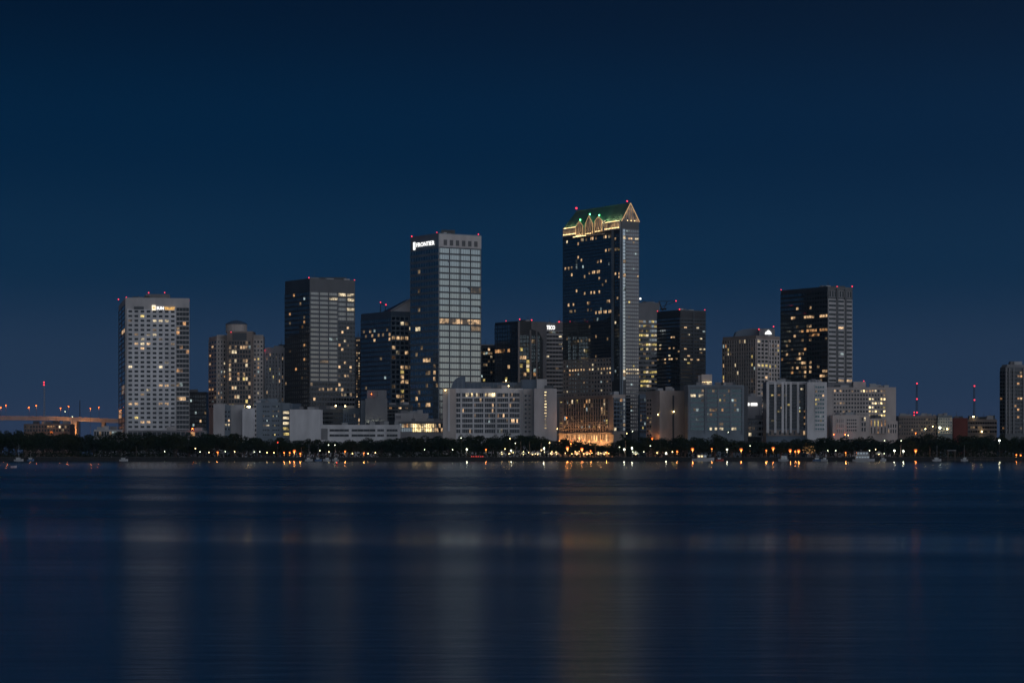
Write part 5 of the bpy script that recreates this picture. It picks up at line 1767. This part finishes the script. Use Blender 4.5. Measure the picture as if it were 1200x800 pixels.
# ================================================================== LIGHT, SKY, CAMERA
ARCH_AZ, ARCH = 158.0, (.72, .735, .75)
SUN_EL, SUN_AZ = -6.2, 110.0              # sun just set, to the right and a little behind the camera
w = bpy.data.worlds.new('World')
sc.world = w
w.use_nodes = True
nt = w.node_tree
bg = nt.nodes['Background']
sky = nt.nodes.new('ShaderNodeTexSky')
sky.sky_type = 'NISHITA'
sky.sun_disc = False
sky.sun_elevation = R(SUN_EL)
sky.sun_rotation = R(SUN_AZ)
sky.ozone_density = 2.0
sky.dust_density = 1.0
tint = nt.nodes.new('ShaderNodeVectorMath'); tint.operation = 'MULTIPLY'
tint.inputs[1].default_value = (8.0, 10.0, 12.5)
nt.links.new(sky.outputs[0], tint.inputs[0])
tc = nt.nodes.new('ShaderNodeTexCoord')
sp = nt.nodes.new('ShaderNodeSeparateXYZ')
nt.links.new(tc.outputs['Generated'], sp.inputs[0])
rp = nt.nodes.new('ShaderNodeValToRGB')
nt.links.new(sp.outputs['Z'], rp.inputs[0])
# deep twilight air light by height above the horizon
SKYR = [(0.0, (.0235, .039, .083)), (.035, (.0150, .0345, .076)), (.08, (.0028, .0220, .0595)), (.13, (.0002, .0145, .047)), (.19, (.0000, .0075, .0265)), (.3, (.0000, .0140, .046)), (.6, (.0010, .0150, .047)), (1.0, (.002, .012, .038))]
cr = rp.color_ramp
cr.interpolation = 'EASE'
while len(cr.elements) > 1:
    cr.elements.remove(cr.elements[-1])
for i, (p_, c) in enumerate(SKYR):
    e = cr.elements[0] if i == 0 else cr.elements.new(p_)
    e.position = p_
    e.color = (*c, 1)
ad = nt.nodes.new('ShaderNodeVectorMath'); ad.operation = 'ADD'
nt.links.new(tint.outputs[0], ad.inputs[0]); nt.links.new(rp.outputs[0], ad.inputs[1])
# broad twilight arch over the side where the sun went down
dt = nt.nodes.new('ShaderNodeVectorMath'); dt.operation = 'DOT_PRODUCT'
dt.inputs[1].default_value = (math.sin(R(ARCH_AZ)), math.cos(R(ARCH_AZ)), 0)
nt.links.new(tc.outputs['Generated'], dt.inputs[0])
def m2(op, a, b_):
    q = nt.nodes.new('ShaderNodeMath'); q.operation = op
    for i, v in enumerate((a, b_)):
        if isinstance(v, (int, float)): q.inputs[i].default_value = v
        else: nt.links.new(v, q.inputs[i])
    return q.outputs[0]
side = m2('POWER', m2('MAXIMUM', dt.outputs['Value'], 0.0), 1.4)
fall = m2('POWER', m2('SUBTRACT', 1.0, m2('MINIMUM', m2('ABSOLUTE', sp.outputs['Z'], 0), 1.0)), 1.6)
arch = nt.nodes.new('ShaderNodeVectorMath'); arch.operation = 'SCALE'
arch.inputs[0].default_value = ARCH
nt.links.new(m2('MULTIPLY', side, fall), arch.inputs['Scale'])
ad2 = nt.nodes.new('ShaderNodeVectorMath'); ad2.operation = 'ADD'
nt.links.new(ad.outputs[0], ad2.inputs[0]); nt.links.new(arch.outputs[0], ad2.inputs[1])
nt.links.new(ad2.outputs[0], bg.inputs['Color'])
bg.inputs['Strength'].default_value = 1.0

sl = bpy.data.lights.new('sun', 'SUN')
sl.energy = 0.30
sl.angle = R(60)
sl.color = (1.0, 0.955, 0.92)
so = bpy.data.objects.new('sun', sl)
col.objects.link(so)
az, el = R(117), R(14)
d = Vector((math.sin(az) * math.cos(el), math.cos(az) * math.cos(el), math.sin(el)))   # towards the afterglow
so.rotation_euler = (-d).to_track_quat('-Z', 'Y').to_euler()
so.location = (0, 0, 300)

cam = bpy.data.cameras.new('camera')
co = bpy.data.objects.new('camera', cam)
col.objects.link(co)
co.location = (0, 0, H)
co.rotation_euler = (R(90), 0, 0)
cam.sensor_width = 36
cam.lens = F / 1200 * 36
cam.shift_y = (HY - 400) / 1200
cam.clip_start, cam.clip_end = 1.0, 60000
sc.camera = co

# the damp evening air over the bay
hz = MB()
hz.box(-2600, 2600, -60, 4200, -3, 330, 'dark_lawn')
hm = bpy.data.materials.new('evening_air'); hm.use_nodes = True
hn = hm.node_tree
hn.nodes.remove(hn.nodes['Principled BSDF'])
pv = hn.nodes.new('ShaderNodeVolumePrincipled')
pv.inputs['Color'].default_value = (.42, .75, 1, 1)
pv.inputs['Density'].default_value = 2.2e-5
hn.links.new(pv.outputs[0], hn.nodes['Material Output'].inputs['Volume'])
MATS['evening_air'] = hm
hz.m = ['evening_air']
tag(hz.build('haze'), kind='stuff')

vs = sc.view_settings
vs.view_transform = 'Standard'
vs.look = 'None'
vs.exposure = 0
vs.gamma = 1
vs.use_curve_mapping = False
cy = sc.cycles
cy.use_denoising = True
cy.denoiser = 'OPENIMAGEDENOISE'
cy.max_bounces = 5
cy.diffuse_bounces = 2
cy.glossy_bounces = 4
cy.sample_clamp_indirect = 2.0
cy.sample_clamp_direct = 40.0
cy.caustics_reflective = False
cy.caustics_refractive = False
sc.render.use_persistent_data = False
